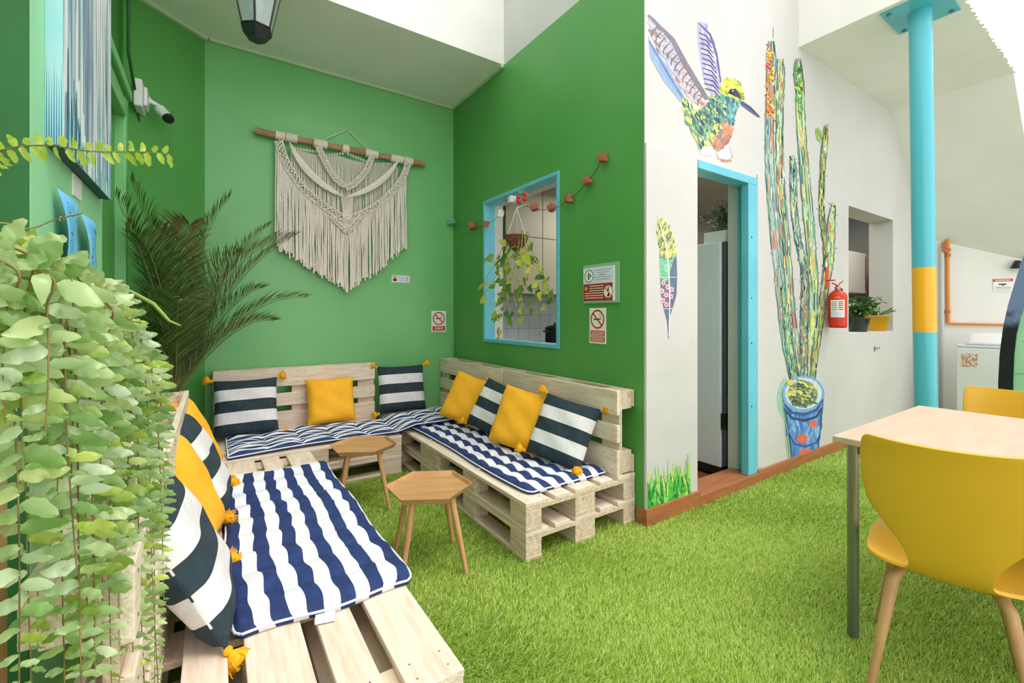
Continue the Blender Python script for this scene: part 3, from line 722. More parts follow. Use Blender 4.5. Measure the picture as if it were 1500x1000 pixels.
def notice(mb, z):
    z1, z2, z3 = z+.0006, z+.0012, z+.0018
    q = lambda x0, x1, y0, y1, m, zz: mb.add([(x0, y0, zz), (x1, y0, zz), (x1, y1, zz), (x0, y1, zz)], [(0, 1, 2, 3)], m)
    q(-w_/2+.002, w_*.44, -h_/2+.002, h_*.02, 3, z1); q(-w_/2+.002, w_*.44, h_*.02, h_/2-.002, 7, z1)
    R = h_*.19; cx, cy = -w_*.3, h_*.25
    disc(mb, cx, cy, R*.86, R, z2, 4); disc(mb, cx, cy, 0, R*.86, z2, 0)
    bar(mb, cx-R*.05, cy-R*.55, cx-R*.05, cy+R*.55, R*.28, z3, 2); bar(mb, cx+R*.35, cy-R*.15, cx+R*.35, cy+R*.25, R*.25, z3, 2); bar(mb, cx-R*.5, cy-.0, cx-R*.3, cy, R*.1, z3, 2)
    for k, ww in enumerate((.26, .2, .1, .28, .22)): textbars(mb, w_*.14-w_*ww, w_*.14+w_*ww, h_*(.4-.07*k), h_*.018, 2 if k == 2 else 6, z2, k)
    disc(mb, -w_*.4, -h_*.12, 0, h_*.06, z2, 5)
    for k in range(6): textbars(mb, -w_*(.28 if k < 3 else .44), w_*.16, -h_*(.06+.07*k), h_*.022, 0, z2, 20+k)
    cx, cy = w_*.31, -h_*.24
    disc(mb, cx, cy, 0, R, z2, 0); disc(mb, cx, cy, R*.86, R*.97, z3, 1); bar(mb, cx, cy+R*.1, cx, cy+R*.7, R*.25, z3, 2); bar(mb, cx-R*.1, cy-R*.7, cx+R*.2, cy-R*.25, R*.4, z3, 2)
    bar(mb, cx-R*.6, cy+R*.6, cx+R*.6, cy-R*.6, R*.15, z3+.0005, 1)
tt = flat_sign('notice_board', 'notice with white upper half and dark red lower half on green wall', 'sign', SM, notice, c_-Vector((.012, 0, 0)), AXB, w_, h_, back=True)
c_, w_, h_ = facing_A(573.5, 403, 600, 414); c_, w_, h_ = c_, w_, 10.5/FPX*(c_.x*FX+c_.y*FY)
def lab(mb, z):
    q = lambda x0, x1, y0, y1, m, zz: mb.add([(x0, y0, zz), (x1, y0, zz), (x1, y1, zz), (x0, y1, zz)], [(0, 1, 2, 3)], m)
    q(-w_*.42, -w_*.22, -h_*.32, h_*.38, 5, z+.0006); q(-w_*.42, -w_*.22, -h_*.32, h_*.0, 2, z+.0012)
    for k in range(3): textbars(mb, -w_*.12, w_*.22, h_*(.2-.22*k), h_*.07, 6, z+.0006, k)
    q(w_*.28, w_*.42, -h_*.3, h_*.35, 8, z+.0006)
flat_sign('name_label', 'small pale label below the right end of the macrame', 'label', [SLB]+SM[1:], lab, c_, AXA, w_, h_)
# ---------------------------------------------------------------- left wall: painting, card, blue banners, camera, cable
XP = XL+.038
a_, b_ = at(66, 183, X=XP), at(162, 293, X=XP)
pt_ = thing('painting', 'tall unframed canvas painted in blue and white vertical streaks, high on left wall', 'painting', (XP, a_.y, a_.z))
a_ = at(66, 183, X=XL); pt_.location.y = a_.y; a_.z = b_.z
PY0, PY1, PZ0 = a_.y, b_.y, b_.z; pt_.location.z = PZ0
m, nt, b = nodes('streaky_painting'); N = nt.nodes; L = nt.links
tc = N.new('ShaderNodeTexCoord'); mp = N.new('ShaderNodeMapping'); mp.inputs['Scale'].default_value = (1, 26, .9); L.new(tc.outputs['Object'], mp.inputs[0])
n1 = N.new('ShaderNodeTexNoise'); n1.inputs['Scale'].default_value = 1.4; n1.inputs['Detail'].default_value = 5; L.new(mp.outputs[0], n1.inputs[0])
mp2 = N.new('ShaderNodeMapping'); mp2.inputs['Scale'].default_value = (1, 1.8, 1.3); mp2.inputs['Location'].default_value = (0, .7, .3); L.new(tc.outputs['Object'], mp2.inputs[0])
n2 = N.new('ShaderNodeTexNoise'); n2.inputs['Scale'].default_value = 1.3; L.new(mp2.outputs[0], n2.inputs[0])
r1 = N.new('ShaderNodeValToRGB'); e = r1.color_ramp.elements; e[0].color = srgb(40, 110, 150); e[0].position = .34; e[1].color = srgb(244, 247, 250); e[1].position = .54
x_ = e.new(.44); x_.color = srgb(120, 184, 210); x_ = e.new(.5); x_.color = srgb(196, 216, 232)
ad = N.new('ShaderNodeMath'); ad.operation = 'MULTIPLY_ADD'; ad.inputs[1].default_value = .55
mu = N.new('ShaderNodeMath'); mu.operation = 'MULTIPLY'; mu.inputs[1].default_value = .47
L.new(n2.outputs[0], mu.inputs[0]); L.new(n1.outputs[0], ad.inputs[0]); L.new(mu.outputs[0], ad.inputs[2]); L.new(ad.outputs[0], r1.inputs[0]); L.new(r1.outputs[0], b.inputs['Base Color'])
b.inputs['Roughness'].default_value = .35
PAINT = m
MB().box(-.001, .0015, 0, PY1-PY0, 0, 1.5).build('painted_face', PAINT, pt_)
MB().box(-.0375, -.0015, 0.002, PY1-PY0-.002, .0, 1.5).build('canvas_edge', plain('canvas_edge_dark', srgb(40, 92, 96), .6, c2=srgb(24, 56, 62), scale=8, stretch=(1, 14, .4)), pt_, 'dark teal streaked canvas side')
MB().box(-.0375, .0014, -.003, .0015, .002, 1.5).build('painted_side', plain('painted_side_teal', srgb(150, 206, 214), .4, c2=srgb(176, 214, 214), scale=4), pt_, 'pale teal painted side')
mb_ = MB()
for k in range(7): mb_.prism([(-.036+k*.0054, -.0035, .0), (-.0325+k*.0054, -.0035, .0), (-.034+k*.0054, -.0035, .26-.03*(k % 3))], (0, .001, 0))
mb_.build('painted_drips', plain('drip_blue', srgb(44, 120, 160), .4), pt_, 'blue dripping paint')
mb = MB(); rr = random.Random(9)
TK = [plain('painted_trunk_white', srgb(244, 247, 250), .4), plain('painted_trunk_blue', srgb(140, 170, 204), .4), plain('painted_tree_blue', srgb(52, 122, 160), .4), plain('painted_trunk_pale', srgb(180, 222, 226), .4)]
for k in range(44):
    y = rr.uniform(.08, PY1-PY0-.02); wd = rr.uniform(.004, .016); z0 = rr.uniform(0, .3); z1 = rr.uniform(.7, 1.45); mm_ = rr.choice((0, 0, 0, 1, 1, 3))
    mb.add([(.002+k*.00003, y-wd, z0), (.002+k*.00003, y+wd*.6, z0), (.002+k*.00003, y+wd*.3+rr.uniform(-.03, .03), z1), (.002+k*.00003, y-wd*.2, z1)], [(0, 1, 2, 3)], mm_)
for k in range(16):
    y = .02+k*.016+rr.uniform(-.006, .006); z1 = rr.uniform(.15, .36)*(1-k/26)
    mb.add([(.0036+k*.00003, y-.012, 0), (.0036+k*.00003, y+.012, 0), (.0036+k*.00003, y+.004, z1), (.0036+k*.00003, y-.004, z1)], [(0, 1, 2, 3)], 2 if k % 3 else 3)
mb.build('painted_trunks', TK, pt_)
a_, b_ = at(108, 253, X=XL+.004), at(120, 292, X=XL+.004)
MB().box(XL, XL+.004, a_.y, b_.y, CH+(HZ-285)/FPX*(a_.y*FY+a_.x*FX), CH+(HZ-253)/FPX*(a_.y*FY+a_.x*FX)).build('paper_card', WPLAST, None, 'small white card on left wall just under the painting', cat='card')
def banner(label, px0, px1, py0, py1):
    X0 = XL+.012; a_, b_ = at(px0, py0, X=X0), at(px1, py1, X=X0); 
    y0, y1 = a_.y, b_.y; z1 = a_.z; z0 = z1-.62
    mb = MB(); n = 20; vs = []; fs = []
    for i in range(n+1):
        for j in range(7):
            v = i/n; u = j/6
            vs.append((X0+.012*sin(v*4+u)+.01*sin(u*3+v*9)+.03*v, y0+(y1-y0)*(u+.05*sin(v*6)), z1+(z0-z1)*v-.02*u*(1-v)))
    for i in range(n):
        for j in range(6): a = i*7+j; fs.append((a, a+1, a+8, a+7))
    t = thing('fabric_banner', label, 'banner', (X0, y0, z1), 0, 'blue banners on the left wall')
    o = mb.add(vs, fs, 0, True).build('cloth', BANN, t); o.matrix_local = Matrix.Translation(-t.location)
    md = o.modifiers.new('t', 'SOLIDIFY'); md.thickness = .002
    mb = MB(); rr = random.Random(int(px0))
    for k in range(30):
        i = rr.randint(1, n-2); j = rr.randint(1, 5); p = Vector(vs[i*7+j])+Vector((.0022, 0, 0)); mb.tube([p, p+Vector((.0, rr.uniform(.005, .018), rr.uniform(-.01, .01)))], .001, 4)
    o = mb.build('ink_marks', SK, t); o.matrix_local = Matrix.Translation(-t.location)
BANN = plain('blue_banner_cloth', srgb(92, 176, 226), .6, c2=srgb(120, 198, 240), scale=14, bump=.3, bscale=30)
banner('blue cloth strip with black marks on left wall, nearer the camera', 83, 108, 276, 300)
banner('blue cloth strip with black marks on left wall, farther from the camera', 118, 135, 312, 330)
# security camera on the recess edge
cp = at(212, 142, Y=3.42)
cp = at(205, 143, X=-.40)
t = thing('security_camera', 'white bullet security camera on a square junction box, left wall', 'security camera', cp)
d_ = (cp.x*FX+cp.y*FY)/FPX
s_ = d_
ob = MB().box(-.02, .025, -.13, .09, -.10, .075, b=.008).box(.0255, .045, -.075, .06, -.07, .05, b=.006).build('junction_box', WPLAST, t)
MB().tube([(.046, 0, -.01), (.06, 0, -.012), (.105, -.01, -.035), (.115, -.012, -.05)], [.03, .014, .012, .013], 12).build('arm', WPLAST, t)
h0, h1 = Vector((.105, -.0, -.05)), Vector((.155, -.06, -.125))
MB().tube([h0, h0.lerp(h1, .9)], .032, 18).build('housing', WPLAST, t)
MB().tube([h0.lerp(h1, .88), h1, h1+(h1-h0)*.12], [.0335, .0335, .028], 18).build('lens_hood', BLACK, t, 'black lens hood')
mb = MB(); c0 = at(196, 150, X=XL+.0)
mb.tube([(XL+.008, 3.44, 3.3), (XL+.008, 3.44, 2.75), (XL+.008, cp.y-.03, 2.6), (XL+.010, cp.y, cp.z-.07), (XL+.012, cp.y+.12, cp.z-.35), (XL+.012, cp.y+.12, cp.z-.6), (XL+.012, cp.y+.12, .5)], .008, 6)
mb.build('cable', plain('green_painted_cable', srgb(30, 84, 36), .5), None, 'dark green cable running down the left wall behind the palm', cat='cable')
# ---------------------------------------------------------------- lantern
lp = at(376, 50, D=2.55)
t = thing('lantern', 'black hexagonal glass lantern hanging from above near the soffit', 'lantern', (lp.x, lp.y, lp.z))
HX = lambda r, z: [Vector((r*cos(pi/3*k+.35), r*sin(pi/3*k+.35), z)) for k in range(6)]
def taper(r0, z0, r1, z1): 
    mb = MB(); vs = HX(r0, z0)+HX(r1, z1); return mb.add(vs, [(k, (k+1) % 6, 6+(k+1) % 6, 6+k) for k in range(6)]+[tuple(range(5, -1, -1)), tuple(range(6, 12))])
lo, hi = HX(.078, .03), HX(.150, .36)
taper(.045, -.035, .086, .02).build('base_cap', BLACK, t)
mb = MB()
for k in range(6): mb.tube([lo[k], hi[k]], .006, 6)
for R_ in (lo, hi): mb.tube(R_+[R_[0]], .007, 6)
mb.build('frame', BLACK, t)
GL = plain('lantern_glass', (.75, .85, .8, 1), .08, trans=.75)
for k in range(6):
    a, b, c2, d2 = lo[k], lo[(k+1) % 6], hi[(k+1) % 6], hi[k]; n_ = (b-a).cross(d2-a).normalized()*.003
    MB().prism([a, b, c2, d2], n_).build('glass_pane', GL, t)
taper(.17, .36, .04, .50).build('roof', BLACK, t)
MB().tube([(0, 0, .5), (0, 0, .58)], .012, 8).tube([(0, 0, .58), (0, 0, 4.6-lp.z)], .004, 6).build('hanging_chain', BLACK, t)
MB().tube([(0, 0, .02), (0, 0, .09)], .018, 10).lathe([(.012, .09), (.03, .13), (.034, .17), (.02, .21), (.004, .225)], 14).build('bulb', plain('bulb_glass', srgb(235, 235, 225), .2), t, 'round white bulb')
struct(MB().box(-2.0, XB, lp.y-.04, lp.y+.04, 4.6, 4.7).build('trim_8', WHITE))
# ---------------------------------------------------------------- string of wooden cubes
t = thing('cube_garland', 'string of small wooden cubes strung across the green wall and window', 'garland', (XB, 2.6, 2.0))
inv = Matrix.Translation(-t.location)
cubes = [(661, 325, 0, YA), (692, 331, 1, None), (712, 328, 1, None), (733, 312, 2, None), (750, 292, 2, None), (783, 303, 1, None), (808, 304, 1, None), (833, 291, 1, None), (860, 265, 1, None), (883, 231, 1, None)]
PTS = []
GW = plain('green_painted_cube', srgb(120, 180, 150), .5)
for i, (px, py, kind, ya) in enumerate(cubes):
    p = at(px, py, X=XB-.032) if ya is None else at(px, py, Y=YA-.03)
    PTS.append(p); s = .026 if px < 800 else .024
    if px < 700: s = .03
    rr = random.Random(i*7+1); R = Matrix.Rotation(rr.uniform(-.4, .4), 4, 'X')@Matrix.Rotation(rr.uniform(-.5, .5), 4, 'Z')
    o = MB().box(-s, s, -s, s, -s, s, b=.003).build('cube', [GW, BRICK, WPLAST][kind], t, ['green cube', None, 'white cube'][kind]); o.matrix_local = inv@Matrix.Translation(p)@R
mb = MB(); PTS2 = []
for a, b in zip(PTS, PTS[1:]):
    for k in range(5): s = k/5; PTS2.append(a.lerp(b, s)-Vector((0, 0, .02*sin(pi*s))))
PTS2.append(PTS[-1]); mb.tube(PTS2, .002, 5)
o = mb.build('string', BLACK, t, 'thin dark string'); o.matrix_local = inv
# red ornament on the frame
p = at(765, 287, X=XB-.035)
t = thing('berry_ornament', 'red glossy berries with teal bow on top of the window frame', 'ornament', p)
sphere = lambda mb, c, r, n=12: mb.lathe([(max(1e-4, r*sin(pi*k/8)), -r*cos(pi*k/8)) for k in range(9)], n, 0, c, cap=False)
for dy, dz_ in ((.05, -.0), (.045, -.035), (-.03, .01), (-.035, -.03), (.056, -.02)): sphere(MB(), (0, dy, dz_), .019).build('berry', RED, t)
mb = MB()
for a in range(7):
    an = a*.9; e_ = Vector((-.01, .045*cos(an), .05+.03*sin(an))); mb.prism([Vector((0, 0, .03)), Vector((-.004, .012*cos(an+1), .03+.012*sin(an+1)))+e_*.5, e_, e_*.6+Vector((.003, 0, .01))], (.002, 0, 0))
mb.build('bow', plain('teal_ribbon', srgb(110, 190, 180), .5), t, 'teal ribbon bow')
p = at(729, 486, X=XB+.03)
t = thing('brass_ornament', 'small brass ornament standing at the lower left of the window', 'ornament', (XB+.045, p.y, wz0+.028))
mb = MB(); mb.lathe([(.02, 0), (.022, .005), (.008, .02), (.014, .045), (.022, .065), (.014, .09), (.006, .105), (.002, .11)], 16); mb.build('body', plain('brass', srgb(206, 180, 110), .3, .8), t)
MB().tube([(0, .02*cos(k*pi/6), .075+.03*sin(k*pi/6)) for k in range(13)], .004, 6).build('ring', bpy.data.materials['brass'], t)
# ---------------------------------------------------------------- hanging pothos
hp = at(757, 345, X=XB-.10)
t = thing('hanging_pothos', 'yellow green trailing pothos in a wicker basket hung before the blue window', 'plant', hp)
WICK = plain('wicker', srgb(150, 96, 62), .8, c2=srgb(96, 54, 34), scale=30, stretch=(1, 1, 4))
mb = MB()
for k in range(9):
    z = -.012*k-.004; r = .082-.0012*k*k*.62
    mb.tube([((r+.004*sin(q*pi/2+k*pi))*cos(q*pi/14), (r+.004*sin(q*pi/2+k*pi))*sin(q*pi/14), z) for q in range(29)], .0068, 5, cap=False)
mb.lathe([(.072, -.012), (.07, -.05), (.05, -.09), (.02, -.118), (.001, -.122)], 20)
mb.build('wicker_basket', WICK, t)
MB().lathe([(.001, -.02), (.068, -.022)], 20, cap=False).build('soil', SOIL, t)
top_ = Vector((.0, .0, .215))
mb = MB()
for k in range(3):
    a = k*2*pi/3+.9; mb.tube([top_, Vector((.078*cos(a), .078*sin(a), 0)), Vector((.06*cos(a), .06*sin(a), -.07)), Vector((0, 0, -.135))], .0028, 5)
mb.tube([top_, top_+Vector((.09, 0, .04))], .003, 5)
mb.build('hanging_rope', CORD, t)
POTH = leafmat('pothos_leaf', [srgb(70, 112, 44), srgb(90, 136, 54), srgb(118, 158, 64), srgb(110, 150, 70), srgb(196, 200, 80), srgb(226, 220, 96)], .35, .25)
STEM = plain('pothos_stem', srgb(190, 190, 96), .5)
rr = random.Random(12)
def heart(mb, base, d, up, L, W_, m=0):
    """heart shaped leaf, base point, direction d, curled around"""
    d = d.normalized(); s = d.cross(up).normalized(); n_ = s.cross(d)
    prof = [(0, .0), (-.06, .25), (.05, .46), (.25, .5), (.5, .42), (.75, .24), (.9, .1), (1, 0)]
    vs = []; fs = []
    for t_, w2 in prof:
        c = base+d*L*max(t_, 0)-n_*L*.25*t_*t_; edge = .1*W_
        if t_ < 0: c = base-d*L*.06
        vs += [c-s*W_*w2+n_*edge*w2*2, base+d*L*max(t_, 0)-n_*L*.25*t_*t_, c+s*W_*w2+n_*edge*w2*2]
    for i in range(len(prof)-1):
        a = i*3; fs += [(a, a+1, a+4, a+3), (a+1, a+2, a+5, a+4)]
    mb.add(vs, fs, m, True)
lm = MB(); sm_ = MB()
vines = [[(750, 352), (742, 380), (726, 405), (706, 436)], [(748, 350), (738, 392), (742, 430), (748, 465)], [(757, 352), (758, 395), (763, 430), (768, 462)], [(764, 350), (774, 392), (782, 425), (786, 462)],
         [(770, 352), (784, 378), (800, 410), (806, 448)], [(760, 352), (752, 400), (736, 436), (733, 468)], [(768, 352), (770, 370), (790, 396), (802, 425)], [(746, 352), (730, 374), (716, 400), (706, 418)], [(762, 355), (760, 400), (752, 430), (757, 448)]]
anchors = []
for vn in vines:
    P_v = [at(x, y, X=XB-.10+rr.uniform(-.07, .03))-hp for x, y in vn]; P_v[0] = Vector((P_v[0].x*.6, P_v[0].y, -.0))
    pts = []
    for k in range(len(P_v)-1):
        for q in range(5):
            s_ = q/5; P4 = [P_v[max(0, k-1)], P_v[k], P_v[k+1], P_v[min(len(P_v)-1, k+2)]]
            pts.append(.5*((2*P4[1])+(-P4[0]+P4[2])*s_+(2*P4[0]-5*P4[1]+4*P4[2]-P4[3])*s_*s_+(-P4[0]+3*P4[1]-3*P4[2]+P4[3])*s_**3))
    pts.append(P_v[-1]); sm_.tube(pts, .003, 5); anchors += pts[2:]
for i in range(104):
    a = anchors[i] if i < len(anchors) else rr.choice(anchors)
    o_ = Vector((rr.uniform(-.07, .02), rr.uniform(-.07, .07), rr.uniform(-.05, .05))); p = a+o_
    sm_.tube([a, a+o_*.5+Vector((0, 0, .012)), p], .0018, 4)
    d = Vector((rr.uniform(-.5, .2), rr.uniform(-.9, .9), rr.uniform(-1, .25)))
    L_ = rr.uniform(.05, .088); heart(lm, p, d, Vector((-1, 0, .5)), L_, L_*.72)
for (x, y, dy, dz_) in ((770, 372, -.6, -.8), (742, 374, .5, -.4), (722, 378, .8, .1), (712, 438, .9, -.1)):
    p = at(x, y, X=XB-.19)-hp; heart(lm, p, Vector((-.2, dy, dz_)), Vector((-1, 0, .3)), .11, .075)
sm_.build('stems', STEM, t); lm.build('leaves', POTH, t)
# ---------------------------------------------------------------- kitchen seen through the openings
TP = plain('taupe_cabinet', srgb(150, 146, 128), .5)
t = thing('wall_cabinet', 'taupe tall wall cabinet seen through the blue window', 'cabinet', (2.45, YA-.36, 1.42))
MB().box(0, 1.9, .02, .36, 0, 1.26).build('body', TP, t)
for k in range(4):
    o = MB().box(k*.475+.003, (k+1)*.475-.003, 0, .019, .6, 1.257, b=.003).build('door', TP, t)
    o = MB().box(k*.475+.003, (k+1)*.475-.003, 0, .019, .003, .594, b=.003).build('door', TP, t)
t = thing('base_cabinet', 'grey kitchen counter seen through the lower part of the blue window', 'counter', (2.3, YA-.62, -.04))
MB().box(0, 3.2, .03, .62, 0, .88).build('body', plain('grey_cabinet', srgb(150, 154, 156), .5), t)
MB().box(-.01, 3.22, 0, .62, .88, .92, b=.003).build('worktop', plain('worktop', srgb(120, 120, 120), .3), t)
m, nt, b = nodes('white_tiles'); br = nt.nodes.new('ShaderNodeTexBrick'); tc = nt.nodes.new('ShaderNodeTexCoord'); mp = nt.nodes.new('ShaderNodeMapping'); mp.inputs['Rotation'].default_value = (pi/2, 0, 0)
nt.links.new(tc.outputs['Object'], mp.inputs[0]); nt.links.new(mp.outputs[0], br.inputs[0]); br.offset = 0; br.inputs['Scale'].default_value = 1; br.inputs['Brick Width'].default_value = .15; br.inputs['Row Height'].default_value = .15; br.inputs['Mortar Size'].default_value = .003
br.inputs['Color1'].default_value = srgb(190, 200, 204); br.inputs['Color2'].default_value = srgb(184, 194, 198); br.inputs['Mortar'].default_value = srgb(140, 146, 148)
nt.links.new(br.outputs[0], b.inputs['Base Color']); b.inputs['Roughness'].default_value = .2
struct(MB().box(2.25, 5.6, YA-.012, YA, .88, 1.42).build('trim_9', m))
pp = Vector((3.15, YA-.3, .88))
t = thing('cooking_pot', 'black cooking pot on the counter behind the window', 'pot', pp)
MB().lathe([(.10, 0), (.115, .01), (.118, .17), (.122, .175), (.11, .18)], 24).build('body', BLACK, t)
MB().lathe([(.118, .181), (.09, .2), (.02, .212), (.018, .235), (.0, .24)], 24).build('lid', BLACK, t)
for s in (-1, 1): MB().tube([(s*.115, -.03, .14), (s*.15, -.03, .145), (s*.15, .03, .145), (s*.115, .03, .14)], .007, 6).build('handle', BLACK, t)
# fridge behind the door opening
FRX = 3.20; e = at(1062, 500, X=FRX)
t = thing('fridge', 'tall white fridge standing inside the blue doorway', 'fridge', (FRX, e.y, -.04))
FRW = plain('fridge_white', srgb(228, 232, 240), .35)
MB().box(.0, .62, .035, .95, .085, 1.80, b=.008).build('body', FRW, t)
MB().box(.01, .62, .0, .03, .10, 1.80, b=.006).build('door', plain('fridge_edge_dark', srgb(70, 78, 90), .4), t, 'darker fridge door edge')
MB().box(.012, .6, .02, .93, .02, .084).build('plinth', BLACK, t, 'black plinth')
for y in (.07, .85): MB().tube([(.0+.05, y, .022), (.08, y, .022)], .022, 14).build('castor', BLACK, t)
MB().box(-.006, .03, -.004, .03, .38, .5, b=.002).build('hinge', BLACK, t)
pc = Vector((FRX+.13, e.y+.11, 1.761))
def sprig_plant(name, label, loc, potm, leafm, n, hgt, spread, pr=.07, ph=.1, seed=1, leaf=.05, cat='potted plant', square=False):
    t = thing(name, label, cat, loc); rr = random.Random(seed)
    if square: MB().box(-pr, pr, -pr, pr, 0, ph, b=.004).build('planter', potm, t)
    else: MB().lathe([(pr*.72, 0), (pr*.78, .003), (pr, ph), (pr*1.06, ph), (pr*1.06, ph+.008), (pr*.92, ph+.008), (pr*.9, ph-.01)], 24).build('pot', potm, t)
    MB().lathe([(.001, ph-.006), (pr*.9, ph-.006)], 18, cap=False).build('soil', SOIL, t)
    lm, sm_ = MB(), MB()
    for k in range(n):
        a = rr.uniform(0, 2*pi); r = spread*rr.uniform(.3, 1); h = hgt*rr.uniform(.5, 1)
        b0 = Vector((rr.uniform(-.3, .3)*pr, rr.uniform(-.3, .3)*pr, ph-.01)); tip = Vector((r*cos(a), r*sin(a), ph+h)); mid = b0.lerp(tip, .5)+Vector((0, 0, h*.2))
        sm_.tube([b0, mid, tip], .0022, 4)
        for s in (.35, .5, .65, .8, .9, 1):
            c = (b0*(1-s)**2+mid*2*s*(1-s)+tip*s*s); an = rr.uniform(0, 2*pi); heart(lm, c, Vector((cos(an), sin(an), rr.uniform(-.3, .5))), Vector((0, 0, 1)), leaf*rr.uniform(.7, 1.2), leaf*.4)
    sm_.build('stems', plain(name+'_stem', srgb(70, 100, 40), .6), t); lm.build('leaves', leafm, t)
    return t
DKL = leafmat('dark_leaf', [srgb(24, 52, 26), srgb(40, 76, 36), srgb(60, 100, 48)], .4, .15)
MDL = leafmat('mid_leaf', [srgb(60, 104, 44), srgb(84, 136, 58), srgb(120, 170, 84)], .4, .25)
sprig_plant('potted_plant', 'dark leafy plant in a white planter on top of the fridge', pc, WPLAST, DKL, 24, .24, .2, .09, .09, 4, .06, square=True)
# ---------------------------------------------------------------- window niche: cabinet, plants
sprig_plant('potted_plant', 'leafy plant in a yellow pot on the niche sill, right of the other plant', (5.83, YC+.08, kz0), plain('yellow_pot', srgb(240, 178, 30), .35), MDL, 16, .10, .17, .105, .155, 8, .055)
sprig_plant('potted_plant', 'leafy plant in a dark glass pot on the niche sill by the red extinguisher', (5.42, YC+.11, kz0), plain('dark_glass_pot', srgb(52, 66, 60), .15), MDL, 34, .22, .2, .10, .13, 11, .075)
t = thing('wall_cabinet', 'small white wall cabinet seen through the niche opening', 'cabinet', (7.1, 2.3, 1.48))
MB().box(-.9, 0, 0, .34, 0, .52, b=.004).build('body', plain('cabinet_white', srgb(226, 226, 222), .5), t)
MB().box(-.9, -.004, -.02, -.001, .003, .517, b=.004).build('door', bpy.data.materials['cabinet_white'], t)
MB().box(-.05, -.035, -.032, -.021, .03, .48).build('handle', plain('copper_trim', srgb(150, 90, 70), .4), t, 'reddish handle strip')

a_ = at(665, 490, X=XB-.02)
MB().tube([(XB-.015, YA-.03, a_.z+.02), (XB-.02, YA-.05, a_.z-.05), (XB-.035, YA-.07, a_.z-.12), (XB-.02, YA-.04, a_.z-.2), (XB-.02, YA-.04, a_.z-.36)], .004, 6).build('loose_cord', plain('pale_green_cord', srgb(120, 180, 130), .6), None, 'thin green cord hanging in the room corner above the right bench backrest', cat='cord')
# ---------------------------------------------------------------- murals painted on the white wall
PC = {}
def paint(rgb):
    if rgb not in PC: PC[rgb] = plain('mural_paint_%d_%d_%d' % rgb, srgb(*rgb), .6, c2=srgb(*[min(255, int(c*1.06+6)) for c in rgb]), scale=22, bump=.15, bscale=60)
    return PC[rgb]
def inside(p, poly):
    x, y = p; c = False; n = len(poly)
    for i in range(n):
        (x1, y1), (x2, y2) = poly[i], poly[(i+1) % n]
        if (y1 > y) != (y2 > y) and x < (x2-x1)*(y-y1)/(y2-y1)+x1: c = not c
    return c
class Mural:
    def __init__(s, yp): s.y = yp; s.k = 0
    def P(s, px, py, lay): return at(px, py, Y=s.y-lay)
    def start(s): s.mb = MB(); s.mats = []
    def mi(s, c):
        m = paint(c)
        if m not in s.mats: s.mats.append(m)
        return s.mats.index(m)
    def poly(s, pts, c, lay=.0003):
        vs = [s.P(x, y, lay) for x, y in pts]; s.mb.add(vs, [tuple(range(len(vs)))], s.mi(c))
    def stroke(s, pts, w_, c, lay):
        """px polyline, px width tapering"""
        n = len(pts); L_ = []; R_ = []
        for i, (x, y) in enumerate(pts):
            a, b = pts[max(0, i-1)], pts[min(n-1, i+1)]; dx, dy = b[0]-a[0], b[1]-a[1]; l = math.hypot(dx, dy) or 1
            ww = (w_[i] if isinstance(w_, list) else w_*(.35+.65*sin(pi*(i+.5)/n)))/2
            L_.append((x-dy/l*ww, y+dx/l*ww)); R_.append((x+dy/l*ww, y-dx/l*ww))
        vs = [s.P(x, y, lay) for x, y in L_+R_]
        s.mb.add(vs, [(i, i+1, n+i+1, n+i) for i in range(n-1)], s.mi(c))
    def fill(s, poly, cols, n, ang, ln, wd, seed, lay0=.0006):
        rr = random.Random(seed); xs = [p[0] for p in poly]; ys = [p[1] for p in poly]; k = 0; tries = 0
        while k < n and tries < n*20:
            tries += 1; x, y = rr.uniform(min(xs), max(xs)), rr.uniform(min(ys), max(ys))
            if not inside((x, y), poly): continue
            a = radians(ang+rr.uniform(-25, 25)); l = ln*rr.uniform(.5, 1.2)/2; bow = rr.uniform(-.3, .3)*l
            p = [(x-cos(a)*l, y-sin(a)*l), (x-sin(a)*bow, y+cos(a)*bow), (x+cos(a)*l, y+sin(a)*l)]
            if not (inside(p[0], poly) or inside(p[2], poly)): k += .2; continue
            s.stroke(p, wd*rr.uniform(.6, 1.3), rr.choice(cols), lay0+k*.0000035); k += 1
    def build(s, name, t, label=None):
        o = s.mb.build(name, s.mats, t, label); o.matrix_local = Matrix.Translation(-t.location); return o
GRN, TEAL, NVY, YLW, OLV, LAV, GRY, DKG, ORG, RST = (90, 150, 96), (92, 160, 160), (48, 66, 106), (226, 222, 96), (150, 170, 70), (172, 172, 212), (128, 126, 140), (48, 82, 70), (236, 160, 60), (170, 100, 78)
M_ = Mural(YC-.0012)
t = thing('hummingbird_mural', 'painted green and yellow hummingbird with raised wings above the blue door', 'mural', at(1035, 140, Y=YC-.001))
# tail
M_.start(); M_.poly([(950, 52), (954, 62), (978, 98), (1001, 138), (1006, 150), (996, 148), (972, 118), (953, 84)], (140, 160, 206)); M_.stroke([(951, 60), (975, 102), (1000, 143)], 3, (92, 112, 170), .0007); M_.stroke([(956, 82), (980, 116), (1000, 146)], 2.5, (110, 170, 176), .0008); M_.build('tail', t, 'long blue tail feather')
